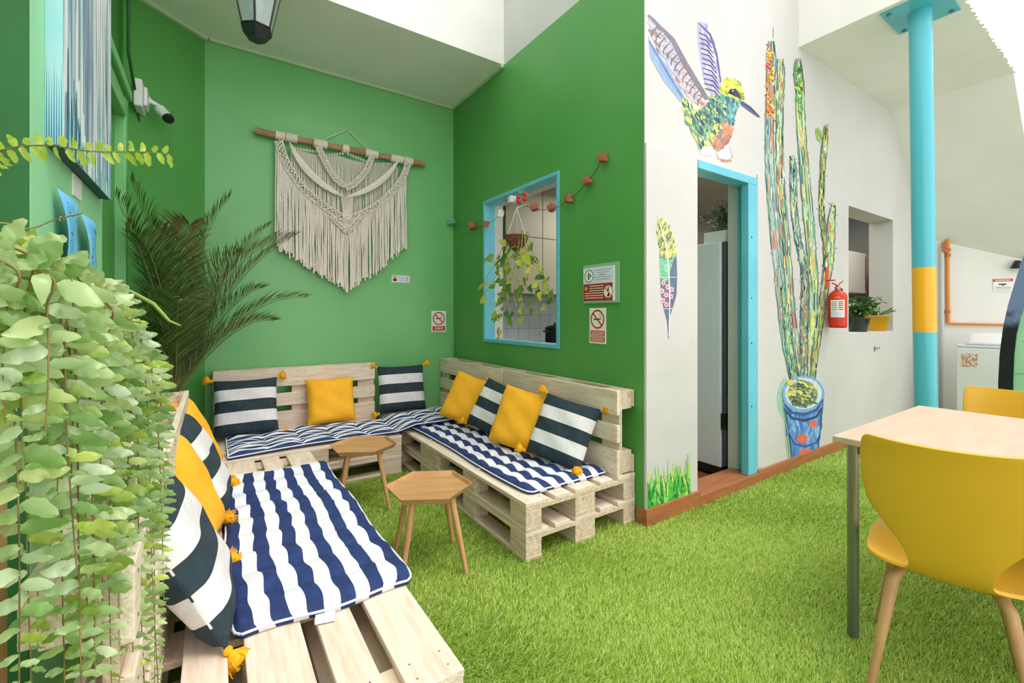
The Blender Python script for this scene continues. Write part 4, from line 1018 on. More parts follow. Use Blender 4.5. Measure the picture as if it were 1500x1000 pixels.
# left wing
lw = [(950, 20), (960, 28), (984, 56), (1001, 86), (1020, 116), (1036, 142), (1040, 152), (1028, 154), (1016, 150), (1006, 136), (996, 128), (990, 112), (980, 102), (974, 86), (964, 76), (958, 60), (952, 48)]
M_.start(); M_.poly(lw, (168, 168, 182)); M_.fill(lw, [(204, 204, 216), (140, 134, 146), (190, 180, 184), (150, 120, 112)], 60, 40, 14, 3, 3)
M_.stroke([(950, 22), (985, 58), (1003, 92), (1036, 146)], [3, 7, 8, 7], (116, 110, 126), .001)
for k in range(13): x, y = 958+k*5.6, 44+k*8.4; M_.stroke([(x+6, y-6), (x-2, y+2), (x-3, y+9)], 2.2, (96, 88, 104) if k < 7 else (140, 96, 84), .0012+k*.00001)
M_.build('wing', t, 'grey and mauve left wing')
rw = [(1022, 34), (1026, 31), (1034, 36), (1044, 54), (1051, 78), (1056, 108), (1058, 124), (1052, 138), (1042, 138), (1032, 118), (1027, 92), (1023, 62)]
M_.start(); M_.poly(rw, (168, 166, 210)); M_.fill(rw, [(190, 190, 226), (150, 146, 196), (204, 204, 232)], 40, 70, 12, 3, 4)
M_.stroke([(1024, 34), (1040, 50), (1050, 80), (1056, 122)], 3, (84, 84, 120), .001)
for k in range(12): y = 48+k*7.4; M_.stroke([(1024+k*.8, y), (1034+k*1.2, y+4), (1042+k*1.2, y+15)], 2, (66, 60, 92), .0012+k*.00001)
M_.build('wing', t, 'lavender right wing with dark feather lines')
body = [(1000, 142), (1008, 146), (1018, 164), (1034, 156), (1042, 142), (1052, 140), (1062, 150), (1062, 178), (1054, 192), (1046, 200), (1036, 214), (1024, 216), (1019, 204), (1012, 190), (1004, 176), (1001, 160)]
M_.start(); M_.poly(body, (120, 150, 100)); M_.fill(body, [(232, 228, 110), (206, 208, 96), (60, 100, 104), (48, 60, 96), (92, 148, 120), (236, 234, 150), (84, 140, 140), (160, 180, 110), (110, 160, 130)], 330, 60, 9, 2.8, 5); zb_ = [(1012, 172), (1020, 166), (1036, 156), (1050, 142), (1060, 152), (1056, 178), (1042, 184), (1034, 196), (1022, 200), (1018, 188)]; M_.fill(zb_, [(60, 120, 116), (50, 90, 100), (96, 150, 136), (46, 70, 100), (110, 160, 120)], 110, 60, 9, 3, 55, .0018); M_.build('body', t, 'yellow and green feathered body')
belly = [(1054, 182), (1062, 178), (1074, 186), (1072, 200), (1062, 214), (1052, 222), (1044, 214), (1040, 202), (1046, 196)]
M_.start(); M_.poly(belly, (186, 120, 96)); M_.fill(belly, [(210, 150, 120), (160, 92, 76), (120, 120, 130), (200, 130, 90), (160, 150, 100)], 40, 110, 10, 4, 6); M_.build('belly', t, 'russet belly')
thr = [(1048, 140), (1058, 136), (1082, 148), (1084, 152), (1078, 166), (1074, 184), (1064, 182), (1058, 172), (1052, 156)]
M_.start(); M_.poly(thr, (96, 160, 156), .0006); M_.fill(thr, [(70, 130, 130), (130, 190, 180), (60, 90, 130), (90, 150, 110), (60, 110, 100)], 60, 70, 8, 3.5, 7, .0009); M_.build('throat', t, 'teal throat')
head = [(1054, 134), (1056, 124), (1062, 117), (1072, 115), (1082, 120), (1088, 132), (1090, 144), (1086, 149), (1076, 143), (1062, 140)]
M_.start(); M_.poly(head, (206, 208, 84), .0012); M_.fill(head, [(232, 226, 90), (180, 190, 70), (130, 150, 60), (240, 236, 130)], 50, 45, 8, 3, 8, .0014)
M_.poly([(1066, 136), (1070, 130), (1078, 130), (1084, 138), (1086, 145), (1076, 141)], (44, 52, 82), .0018)
M_.poly([(1072+4.2*cos(a*pi/5), 134.5+3.6*sin(a*pi/5)) for a in range(10)], (24, 26, 40), .002); M_.poly([(1073.5+1.1*cos(a*pi/3), 133+1.1*sin(a*pi/3)) for a in range(6)], (230, 230, 240), .0022); M_.build('head', t, 'yellow-green head with dark eye')
M_.start(); M_.poly([(1084, 147), (1088, 148), (1100, 156), (1112, 169), (1114, 172), (1110, 171), (1098, 163), (1086, 154)], (84, 88, 126), .0014); M_.stroke([(1086, 150), (1100, 159), (1112, 171)], 1.4, (40, 42, 70), .0017); M_.build('beak', t, 'long dark beak')
M_.start()
for pts, cc in (([(1022, 214), (1030, 208), (1040, 212), (1046, 222), (1040, 228), (1026, 226)], (200, 216, 220)), ([(1048, 222), (1052, 232), (1070, 234), (1072, 224), (1066, 212)], (222, 224, 228))): M_.poly(pts, cc, .0002)
M_.stroke([(1050, 220), (1052, 232), (1066, 235), (1073, 230), (1068, 214)], 2, (170, 150, 150), .0005); M_.stroke([(1056, 235), (1064, 236), (1072, 235)], 3, (190, 120, 100), .0006); M_.build('feet', t, 'pale feathers and feet')
# cactus
t = thing('cactus_mural', 'tall painted cactus with many columns growing from a blue pot on white wall', 'mural', at(1175, 480, Y=YC-.001))
def dens(path, n=40):
    out = []
    L_ = [0]
    for a, b in zip(path, path[1:]): L_.append(L_[-1]+math.dist(a[:2], b[:2]))
    for k in range(n+1):
        d = L_[-1]*k/n; i = 0
        while i < len(path)-2 and d > L_[i+1]: i += 1
        f_ = (d-L_[i])/(L_[i+1]-L_[i]); P4 = [path[max(0, i-1)], path[i], path[i+1], path[min(len(path)-1, i+2)]]
        out.append(tuple(.5*((2*P4[1][q])+(-P4[0][q]+P4[2][q])*f_+(2*P4[0][q]-5*P4[1][q]+4*P4[2][q]-P4[3][q])*f_**2+(-P4[0][q]+3*P4[1][q]-3*P4[2][q]+P4[3][q])*f_**3) for q in range(3)))
    return out
cols = [
 ([(1130, 60, 8), (1130, 85, 13), (1129, 130, 12), (1127, 190, 12), (1129, 270, 13), (1136, 350, 13), (1144, 430, 13), (1152, 500, 13), (1166, 575, 10)], (156, 188, 180), [(170, 120, 116), (90, 140, 120), (206, 120, 90), (150, 190, 180), (70, 100, 96)]),
 ([(1143, 86, 7), (1144, 110, 11), (1142, 170, 10), (1144, 270, 11), (1151, 350, 11), (1158, 440, 11), (1166, 510, 11), (1174, 575, 9)], (142, 180, 160), [(230, 220, 100), (90, 150, 110), (60, 80, 120), (200, 110, 80), (170, 200, 180)]),
 ([(1169, 86, 6), (1170, 110, 13), (1172, 140, 12), (1174, 190, 12), (1180, 270, 14), (1188, 360, 14), (1192, 440, 13), (1188, 510, 12), (1182, 575, 10)], (134, 176, 140), [(226, 226, 110), (80, 140, 100), (60, 100, 90), (180, 206, 190), (220, 170, 90)]),
 ([(1160, 228, 5), (1162, 250, 9), (1163, 300, 9), (1169, 350, 9), (1178, 400, 9), (1178, 480, 8)], (126, 170, 150), [(80, 130, 110), (220, 220, 120), (60, 90, 110), (190, 200, 190)]),
 ([(1210, 184, 4), (1209, 205, 7), (1205, 250, 7), (1204, 310, 7), (1210, 370, 7), (1207, 420, 7), (1197, 490, 8), (1188, 570, 7)], (168, 186, 92), [(210, 206, 100), (110, 140, 70), (90, 120, 80), (220, 190, 100)]),
 ([(1221, 300, 5), (1218, 330, 11), (1215, 380, 12), (1206, 440, 10), (1197, 500, 9), (1190, 560, 7)], (130, 176, 130), [(200, 110, 80), (90, 140, 90), (180, 200, 150), (210, 210, 110)]),
 ([(1180, 388, 5), (1178, 440, 9), (1178, 500, 10), (1178, 575, 9)], (124, 150, 130), [(110, 120, 120), (170, 190, 120), (80, 110, 110), (220, 150, 100)]),
 ([(1146, 420, 5), (1152, 460, 9), (1158, 520, 10), (1166, 572, 8)], (110, 160, 130), [(50, 80, 80), (190, 200, 120), (120, 180, 150)])]
for ci, (path, base, sc_) in enumerate(cols):
    rr = random.Random(40+ci); D = dens(path, 56); lay = .0004+ci*.0003
    M_.start(); M_.stroke([(x, y) for x, y, w2 in D], [max(1.5, w2) for x, y, w2 in D], base, lay)
    for side in (-.5, .5, 0, -.25, .25, -.38, .38, .12, -.12):
        wv = [(x+side*w2+rr.uniform(-.7, .7), y) for x, y, w2 in D]
        for a in range(0, len(wv)-2, 3):
            M_.stroke(wv[a:a+5], 1.9 if abs(side) == .5 else 1.5, rr.choice([(62, 92, 92), (84, 120, 104), (70, 92, 120), (110, 150, 130)] if abs(side) == .5 else sc_), lay+.0001+a*.000001)
    mix = lambda c, f: tuple(int(c[q]*(1-f)+base[q]*f) for q in range(3))
    sc_ = [mix(c, .35) for c in sc_]+[(206, 218, 200)]
    for k in range(70):
        x, y, w2 = D[rr.randint(1, len(D)-2)]; o_ = rr.uniform(-.42, .42)*w2; l = rr.uniform(5, 16); y += rr.uniform(-4, 4)
        M_.stroke([(x+o_, y-l/2), (x+o_+rr.uniform(-1.5, 1.5), y), (x+o_+rr.uniform(-1, 1), y+l/2)], rr.uniform(1.0, 2.4), rr.choice(sc_+[base]), lay+.00014+k*.0000008)
    for k in range(10):   # spines
        x, y, w2 = D[rr.randint(0, len(D)-14)]; sg = rr.choice((-1, 1)); M_.stroke([(x+sg*w2*.45, y), (x+sg*(w2*.5+rr.uniform(2, 5)), y-rr.uniform(0, 4))], 1, rr.choice([(90, 110, 90), (120, 100, 80), ORG if ci == 0 and y < 200 else (90, 120, 100)]), lay+.0002)
    if ci == 0:
        for k in range(40):
            y = rr.uniform(62, 165); M_.stroke([(1129+rr.uniform(-7, 4), y), (1128+rr.uniform(-8, 6), y+5), (1130+rr.uniform(-6, 6), y+10)], 3, rr.choice([(244, 176, 60), (224, 130, 50), (190, 90, 50), (240, 210, 90)]), lay+.00024)
        M_.stroke([(1133, 40), (1132.5, 55)], 1, (120, 110, 90), .0003)
    if ci in (2,):
        for k in range(26): y = rr.uniform(92, 170); M_.stroke([(1170+rr.uniform(-6, 6), y), (1171+rr.uniform(-6, 6), y+7)], 3, rr.choice([(190, 214, 60), (90, 160, 80), (60, 130, 70)]), lay+.00024)
    M_.build('cactus_column', t)
M_.start(); M_.poly([(1194, 190), (1198, 186), (1205, 194), (1209, 205), (1204, 210), (1196, 204)], (150, 180, 90), .0012); M_.stroke([(1196, 190), (1201, 198), (1206, 207)], 1.4, (80, 120, 70), .0014); M_.stroke([(1211, 182), (1212, 190), (1208, 200)], 4, (206, 150, 80), .0013); M_.build('cactus_flower', t)
M_.start(); M_.poly([(1150, 552), (1143, 562), (1138, 580), (1140, 600), (1148, 614), (1150, 640), (1154, 676), (1160, 678), (1160, 600), (1156, 560)], (150, 190, 170), .0002); M_.stroke([(1151, 560), (1147, 590), (1153, 640), (1157, 676)], 2, (110, 150, 110), .0004); M_.build('pot_shadow', t, 'pale green painted edge left of the pot')
pot = [(1148, 585), (1206, 580), (1202, 630), (1199, 663), (1182, 671), (1160, 678), (1156, 640)]
M_.start(); M_.poly(pot, (86, 136, 196), .0028); M_.fill(pot, [(60, 110, 180), (110, 160, 210), (70, 120, 190), (130, 180, 220), (120, 140, 190)], 90, 90, 18, 4, 11, .0031)
for (x, y, r) in ((1191, 621, 6), (1175, 642, 8), (1180, 664, 9)): M_.poly([(x+r*cos(a*pi/5)*1.0, y+r*.85*sin(a*pi/5)) for a in range(10)], (222, 104, 70), .0036)
M_.stroke([(1150, 600), (1160, 612), (1178, 616), (1196, 610), (1205, 596)], 4, (36, 56, 110), .0037); M_.stroke([(1156, 636), (1164, 650), (1180, 654), (1196, 648), (1201, 636)], 3, (50, 80, 150), .0038); M_.stroke([(1206, 584), (1202, 625), (1198, 662)], 2, (44, 70, 120), .0038); M_.stroke([(1149, 590), (1157, 640), (1161, 676)], 2, (52, 90, 130), .0038)
M_.build('painted_pot', t, 'blue painted pot with orange spots')
M_.start(); el = lambda cx, cy, rx, ry: [(cx+rx*cos(a*pi/14), cy+ry*sin(a*pi/14)) for a in range(28)]
M_.poly(el(1177, 577, 31, 27), (120, 164, 206), .0040); M_.poly(el(1177, 576, 27, 23), (196, 214, 226), .0042); M_.poly(el(1176, 577, 22, 20), (140, 150, 100), .0044)
M_.fill(el(1176, 577, 22, 20), [(214, 212, 110), (96, 120, 80), (70, 90, 80), (190, 190, 120), (60, 100, 110), (230, 200, 80)], 120, 30, 8, 3.5, 12, .0046)
M_.stroke([(1150, 592), (1160, 604), (1178, 607), (1196, 600), (1206, 584)], 4, (48, 82, 150), .0052)
for (x, y) in ((1164, 590), (1190, 586), (1172, 566)): 
    M_.stroke([(x+4*cos(a*pi/5), y+4*sin(a*pi/5)) for a in range(11)], 1.6, (44, 60, 60), .0053)
M_.poly(el(1158, 560, 5, 4), (226, 190, 70), .0054); M_.build('pot_rim', t, 'pale blue rim with earth and pebbles')
# leaf mural on the board
M2 = Mural(YC-.0125)
t = thing('leaf_mural', 'long narrow painted leaf with pink blossoms on the white board left of door', 'mural', at(977, 400, Y=YC-.0125))
leaf = [(963, 315), (972, 321), (981, 333), (988, 350), (991, 375), (992, 405), (991, 432), (986, 450), (981, 464), (980, 494), (979, 496), (977, 470), (972, 452), (968, 430), (967, 400), (966, 370), (963, 340)]
M2.start(); M2.poly(leaf, (92, 104, 132)); cut = lambda y0, y1, x0=0, x1=2000: [p for p in leaf]
top = [(963, 315), (972, 321), (981, 333), (988, 350), (990, 376), (980, 378), (968, 376), (966, 370), (963, 340)]
M2.poly(top, (186, 190, 120), .0004); M2.fill(top, [(226, 222, 140), (120, 140, 80), (90, 110, 80), (206, 196, 110), (160, 170, 120)], 90, 120, 8, 3, 21)
mid = [(966, 378), (980, 378), (988, 376), (984, 390), (980, 400), (978, 412), (967, 408)]
M2.poly(mid, (120, 184, 150), .0004); M2.fill(mid, [(100, 170, 130), (140, 200, 170)], 12, 0, 8, 3, 22)
M2.build('leaf_blade', t)
M2.start()
for k, (x, y) in enumerate(((972, 414), (978, 420), (970, 426), (976, 432), (984, 424), (971, 440), (976, 446), (983, 434))):
    M2.poly([(x+3.6*cos(a*pi/5)*(.8+.3*(a % 2)), y+4.2*sin(a*pi/5)*(.8+.3*(a % 2))) for a in range(10)], (226, 170, 180), .0009+k*.00003); M2.poly([(x+1.3*cos(a*pi/3), y+1.5*sin(a*pi/3)) for a in range(6)], (190, 80, 90), .0012)
M2.build('blossoms', t, 'pink blossoms')
M2.start(); M2.stroke([(965, 320), (976, 360), (980, 400), (981, 440), (980, 492)], 1.6, (226, 230, 232), .0014); M2.stroke([(967, 406), (991, 406)], 1, (214, 220, 224), .0015); M2.stroke([(970, 452), (986, 452)], 1, (214, 220, 224), .0015); M2.build('midrib', t, 'white midrib line')
t = thing('grass_mural', 'painted green grass tuft on the white board left of the blue door', 'mural', at(980, 730, Y=YC-.0125))
M2.start(); rr = random.Random(77)
def bot_y(x): return 746-(x-948)*.33+(-1)
M2.poly([(948.5, 722), (960, 716), (980, 712), (1000, 704), (1011.5, 698), (1011.5, bot_y(1011.5)), (948.5, bot_y(948.5))], (58, 150, 60))
for k in range(420):
    x = rr.uniform(949, 1011); l = rr.uniform(8, 50)*(1 if rr.random() < .4 else .6); b_ = bot_y(x)-rr.uniform(0, 14); lean = rr.uniform(-7, 7)
    xe = min(1011.5, max(948.5, x+lean)); M2.stroke([(x, b_), (x+(xe-x)*.3, b_-l*.5), (xe, b_-l)], [2.6, 2, .4], rr.choice([(48, 160, 52), (80, 186, 66), (36, 130, 50), (120, 206, 90), (30, 110, 44)] if l < 34 else [(150, 210, 110), (206, 220, 120), (110, 196, 90)]), .0004+k*.000002)
M2.build('grass_blades', t)
# ---------------------------------------------------------------- fire extinguisher
ec = at(1227, 480, Y=YC-.085); 
t = thing('fire_extinguisher', 'red fire extinguisher hanging on white wall beside the painted cactus', 'fire extinguisher', ec)
MB().lathe([(.055, 0), (.066, .006), (.068, .02), (.068, .265), (.060, .29), (.035, .312), (.02, .322)], 28).build('cylinder', RED, t)
MB().lathe([(.0695, .08), (.0695, .24)], 28, cap=False).build('label_band', plain('extinguisher_label', srgb(236, 220, 200), .5, c2=srgb(206, 120, 96), scale=60, stretch=(1, 1, 3)), t, 'pale instruction label') if 0 else None
mb = MB()
def arcpatch(mb, r, a0, a1, z0, z1, m):
    n = 8; vs = []
    for k in range(n+1): a = a0+(a1-a0)*k/n; vs += [(r*cos(a), r*sin(a), z0), (r*cos(a), r*sin(a), z1)]
    mb.add(vs, [(2*k, 2*k+2, 2*k+3, 2*k+1) for k in range(n)], m, True)
ca = math.atan2(-ec.y, -ec.x)
arcpatch(mb, .0687, ca-.75, ca+.75, .09, .235, 0); arcpatch(mb, .0690, ca-.68, ca+.68, .1, .135, 7); arcpatch(mb, .0687, ca-.3, ca+.3, .25, .262, 5)
for k in range(5): arcpatch(mb, .0691, ca-.6, ca-.05, .15+.016*k, .156+.016*k, 6); arcpatch(mb, .0691, ca+.1, ca+.6, .15+.016*k, .159+.016*k, 1)
mb.build('printed_label', SM, t, 'printed instruction label')
MB().lathe([(.02, .32), (.022, .345), (.014, .35)], 14).build('valve', STEEL, t)
MB().tube([(0, 0, .345), (-.03, .0, .365), (-.1, .0, .375)], .007, 6).tube([(0, 0, .35), (.06, 0, .385), (.11, 0, .40)], .006, 6).build('handle', RED, t)
MB().tube([(.015, 0, .34), (.06, -.01, .33), (.085, 0, .28), (.078, .02, .1)], .007, 8).build('hose', plain('dark_red_hose', srgb(110, 30, 24), .5), t)
MB().box(-.03, .03, .075, .0835, .33, .52, b=.003).box(-.02, .02, .02, .075, .40, .41).build('wall_bracket', RED, t)
# hook and small things
p = at(1283, 511, Y=YC-.0); t = thing('wall_hook', 'small grey metal hook on the white wall under the plant niche', 'hook', p)
MB().box(-.05, -.035, -.006, .0, -.02, .03).tube([(-.04, -.005, .01), (.02, -.02, .008), (.04, -.02, .02)], .005, 6).build('hook', STEEL, t)
# ---------------------------------------------------------------- pole
pc_ = Vector((4.15, 1.02, 0)); 
t = thing('support_pole', 'turquoise steel support pole with a yellow band, plate bolted to the ceiling', 'pole', pc_)
TQ = plain('turquoise_enamel', srgb(84, 184, 200), .25); TQD = plain('turquoise_enamel_lower', srgb(70, 168, 178), .3)
lean = Vector((.0, -.035, 0))
za, zb = 1.085, 1.535
P_ = lambda z: Vector((0, 0, z))+lean*(1-z/3.35)
MB().tube([P_(zb), P_(SZ-.012)], .064, 32).tube([P_(0.0), P_(za)], .064, 32).build('tube', TQ, t)
MB().tube([P_(za), P_(zb)], .0642, 32).build('yellow_band', plain('yellow_enamel', srgb(246, 176, 32), .3), t, 'yellow painted band')
mb = MB().box(-.20, .20, -.17, .17, SZ-.0125, SZ-.0005, b=.002)
mb.build('top_plate', TQ, t)
mb = MB()
for x in (-.16, .16):
    for y in (-.13, .13): mb.lathe([(.016, SZ-.022), (.016, SZ-.0125)], 6, 0, (x, y, 0), rot=.3)
mb.build('bolts', plain('bolt_dark', srgb(60, 120, 130), .4), t)
MB().box(-.066, -.06, -.03, .0, 1.2, 1.25).build('paint_chip', plain('chip_dark', srgb(50, 50, 50), .6), t) if 0 else None
# ---------------------------------------------------------------- laundry corner
def atq(px, py, off=0.0):
    d = ray(px, py); o = Vector((0, 0, CH)); q = q0-qn*off; tt_ = (q-o).dot(qn)/d.dot(qn); return o+d*tt_
t = thing('washing_machine', 'white top loading washing machine in the corner under the stairs', 'washing machine', (6.55, .70, 0))
MB().box(0, .60, 0, .62, .03, .86, b=.012).build('body', WPLAST, t)
MB().box(.0, .60, .0, .62, .861, .89, b=.01).build('top_panel', plain('washer_top', srgb(214, 220, 228), .25), t)
MB().box(.03, .40, .06, .56, .8905, .90, b=.004).build('lid', plain('washer_lid', srgb(150, 152, 160), .15), t, 'grey glass lid')
MB().prism([(.44, .02, .8905), (.6, .02, .8905), (.6, .02, 1.0), (.52, .02, .985)], (0, .58, 0)).build('control_panel', WPLAST, t)
MB().box(-.0025, -.0, .46, .585, .66, .8).build('sticker', plain('brown_sticker', srgb(196, 150, 120), .6, c2=srgb(236, 224, 210), scale=40, lo=.45, hi=.55), t, 'brown and white sticker')
for x in (.06, .54):
    for y in (.06, .56): MB().lathe([(.02, 0), (.02, .03)], 12, 0, (x, y, 0)).build('foot', BLACK, t)
ORP = plain('orange_pipe_paint', srgb(226, 140, 50), .4)
t = thing('gas_pipe', 'orange gas pipe running down and along the laundry corner wall', 'pipe', atq(1388, 470, .03))
inv = Matrix.Translation(-t.location)
pa, pb, pc2, pd = atq(1388, 350, .035), atq(1388, 408, .035), atq(1389, 474, .035), atq(1500, 476, .035)
o = MB().tube([pa, pb, pc2], .018, 10).tube([pc2, pd], .014, 10).build('pipe_run', ORP, t); o.matrix_local = inv
mb = MB()
for y_ in (366, 374, 456): q = atq(1388, y_, .035); mb.tube([q-Vector((0, 0, .02)), q+Vector((0, 0, .02))], .028, 10)
q = atq(1385, 362, .06); mb.tube([q-Vector((.0, .0, .06)), q+Vector((0, 0, .07))], .012, 8); q = atq(1382, 362, .06); mb.tube([q-Vector((0, 0, .05)), q+Vector((0, 0, .06))], .012, 8)
o = mb.build('valve', plain('valve_brown', srgb(196, 112, 60), .5), t); o.matrix_local = inv
t = thing('grey_conduit', 'grey vertical conduit pipe on the wall between pole and gas pipe', 'pipe', atq(1380, 470, .03))
a = atq(1380, 352, .03); a.z = 2.0; b = a.copy(); b.z = 0
o = MB().tube([a, b], .022, 10).build('pipe', plain('grey_conduit_paint', srgb(206, 208, 210), .5), t); o.matrix_local = Matrix.Translation(-t.location)
c_ = atq(1469, 417, .004); h_ = 19/FPX*(c_.x*FX+c_.y*FY); 
def wsign(mb, z):
    q = lambda x0, x1, y0, y1, m, zz: mb.add([(x0, y0, zz), (x1, y0, zz), (x1, y1, zz), (x0, y1, zz)], [(0, 1, 2, 3)], m)
    q(-.08, .08, h_*.25, h_*.46, 1, z+.0006); textbars(mb, -.06, .06, h_*.32, h_*.07, 0, z+.0012, 3)
    q(-.035, .03, h_*.0, h_*.09, 2, z+.0006); q(-.01, .01, -h_*.06, 0, 2, z+.0006)
    for k in range(3): textbars(mb, -.06, .06, -h_*(.2+.1*k), h_*.04, 2 if k == 0 else 6, z+.0006, k)
flat_sign('warning_sign', 'small white warning sign with red header on wall behind the washing machine', 'sign', SM, wsign, c_, ((qd.x, qd.y, 0), (-qn.x, -qn.y, 0)), .155, h_)
p = atq(1491, 388, .06); t = thing('wall_lamp', 'small black spotlight on the laundry corner wall by the painted arch', 'lamp', p)
MB().lathe([(.015, .05), (.03, .04), (.06, -.03), (.055, -.035), (.0, .0)], 16).build('shade', BLACK, t)
MB().tube([(0, 0, .04), (.07, .03, .05)], .012, 8).build('arm', BLACK, t)
# painted arch wall
XA = 5.2
ou = [(1462, 600), (1462, 560), (1464, 520), (1469, 480), (1476, 448), (1485, 418), (1497, 380), (1512, 350), (1536, 322), (1570, 304), (1640, 296)]
inn = [(1484, 600), (1484, 560), (1485.5, 520), (1489, 490), (1495, 465), (1504, 438), (1518, 408), (1536, 384), (1560, 366), (1600, 352), (1640, 348)]
oP = [at(x, y, X=XA) for x, y in ou]; iP = [at(x, y, X=XA) for x, y in inn]; oP[0].z = 0; iP[0].z = 0
ar = thing('painted_arch', 'low curved partition with black and blue painted border and pale green face', 'partition', (XA, oP[0].y, 0))
inv = Matrix.Translation(-ar.location)
m, nt, b = nodes('black_to_blue_paint'); N = nt.nodes; L = nt.links
tc = N.new('ShaderNodeTexCoord'); sp = N.new('ShaderNodeSeparateXYZ'); nz = N.new('ShaderNodeTexNoise'); nz.inputs['Scale'].default_value = 14; nz.inputs['Detail'].default_value = 6
r = N.new('ShaderNodeValToRGB'); e = r.color_ramp.elements; e[0].position = .88; e[0].color = srgb(16, 18, 20); e[1].position = 1.0; e[1].color = srgb(112, 132, 170); x_ = e.new(.93); x_.color = srgb(66, 84, 116)
ma = N.new('ShaderNodeMath'); ma.operation = 'MULTIPLY_ADD'; ma.inputs[1].default_value = .28; L.new(nz.outputs[0], ma.inputs[0]); mz = N.new('ShaderNodeMath'); mz.operation = 'MULTIPLY'; mz.inputs[1].default_value = .70
L.new(tc.outputs['Object'], sp.inputs[0]); L.new(tc.outputs['Object'], nz.inputs[0]); L.new(sp.outputs[2], mz.inputs[0]); L.new(mz.outputs[0], ma.inputs[2]); L.new(ma.outputs[0], r.inputs[0]); L.new(r.outputs[0], b.inputs['Base Color']); b.inputs['Roughness'].default_value = .35
mb = MB(); T = Vector((.14, 0, 0))
for i in range(len(oP)-1):
    mb.prism([oP[i], oP[i+1], iP[i+1], iP[i]], T)
o = mb.build('painted_border', m, ar, 'black border fading to blue'); flip_fix(o); o.matrix_local = inv
mb = MB()
e0 = iP+[Vector((XA, iP[-1].y, 0))]
mb.prism([p+Vector((.012, 0, 0)) for p in e0], (.1, 0, 0)); o = mb.build('green_face', plain('pale_green_wall', srgb(150, 206, 160), .6, c2=srgb(164, 216, 172), scale=3, bump=.2, bscale=14), ar, 'pale green block face'); flip_fix(o); o.matrix_local = inv
mb = MB()
for z in (.25, .5, .75, 1.0, 1.25): 
    ys = iP[0].y if z < .9 else iP[0].y-.03*(z-.7)*4
    mb.box(XA+.0095, XA+.0125, e0[-1].y, ys-.01, z-.004, z+.004)
o = mb.build('block_joints', plain('joint_green', srgb(128, 184, 138), .8), ar); o.matrix_local = inv
# ---------------------------------------------------------------- palm
pp = Vector((-.215, 3.50, 0))
t = thing('potted_palm', 'dark green feathery palm in a brown pot in the corner beside the back bench', 'plant', pp)
MB().lathe([(.09, 0), (.105, .01), (.135, .26), (.15, .262), (.15, .30), (.132, .30), (.125, .27)], 28).build('pot', TERRA, t)
MB().lathe([(.001, .268), (.126, .268)], 20, cap=False).build('soil', SOIL, t)
PW = pp
mb = MB(); rr = random.Random(21)
mb.tube([(0, 0, .25), (.0, 0, .5), (.0, .0, .66)], [.045, .05, .035], 12)
for k in range(40):
    a = rr.uniform(0, 2*pi); z = rr.uniform(.3, .62); mb.tube([(.04*cos(a), .04*sin(a), z), (.06*cos(a), .06*sin(a), z+.05), (.055*cos(a), .055*sin(a), z+.1)], [.008, .005, .001], 4)
mb.build('trunk', plain('palm_trunk', srgb(122, 66, 44), .9, c2=srgb(84, 48, 32), scale=20), t, 'fibrous reddish brown trunk')
PALM = leafmat('palm_leaflets', [srgb(54, 82, 36), srgb(70, 100, 44), srgb(90, 118, 56), srgb(124, 138, 78), srgb(64, 92, 40)], .45, .2)
PALMB = leafmat('palm_leaflets_dry', [srgb(96, 84, 48), srgb(130, 96, 62), srgb(86, 100, 46)], .5, .2)
RACH = plain('palm_rachis', srgb(104, 112, 56), .5)
fr_ = [([(278, 480, 3.5), (240, 380, 3.44), (190, 262, 3.42)], 0), ([(275, 480, 3.45), (228, 400, 3.3), (168, 285, 3.25)], 0), ([(282, 470, 3.55), (275, 350, 3.6), (338, 288, 3.6)], 0), ([(285, 480, 3.5), (320, 355, 3.5), (432, 346, 3.5)], 1), ([(285, 490, 3.55), (330, 400, 3.6), (425, 350, 3.6)], 1),
       ([(286, 520, 3.45), (345, 430, 3.45), (448, 436, 3.4)], 0), ([(284, 520, 3.6), (330, 430, 3.65), (385, 422, 3.7)], 0), ([(276, 470, 3.5), (262, 360, 3.5), (238, 340, 3.45)], 0), ([(270, 480, 3.4), (235, 370, 3.3), (205, 350, 3.2)], 0), ([(268, 480, 3.35), (232, 400, 3.2), (188, 470, 3.1)], 0),
       ([(276, 460, 3.5), (258, 330, 3.4), (278, 330, 3.3)], 1), ([(280, 480, 3.5), (300, 380, 3.45), (352, 372, 3.4)], 0), ([(272, 470, 3.45), (215, 390, 3.42), (186, 330, 3.4)], 0), ([(280, 500, 3.6), (320, 380, 3.7), (395, 330, 3.75)], 0), ([(272, 500, 3.35), (225, 440, 3.2), (205, 560, 3.15)], 0), ([(280, 500, 3.4), (250, 420, 3.1), (270, 440, 3.0)], 0),
       ([(285, 530, 3.5), (340, 460, 3.45), (400, 470, 3.4)], 0), ([(278, 480, 3.45), (262, 400, 3.35), (222, 330, 3.3)], 0)]
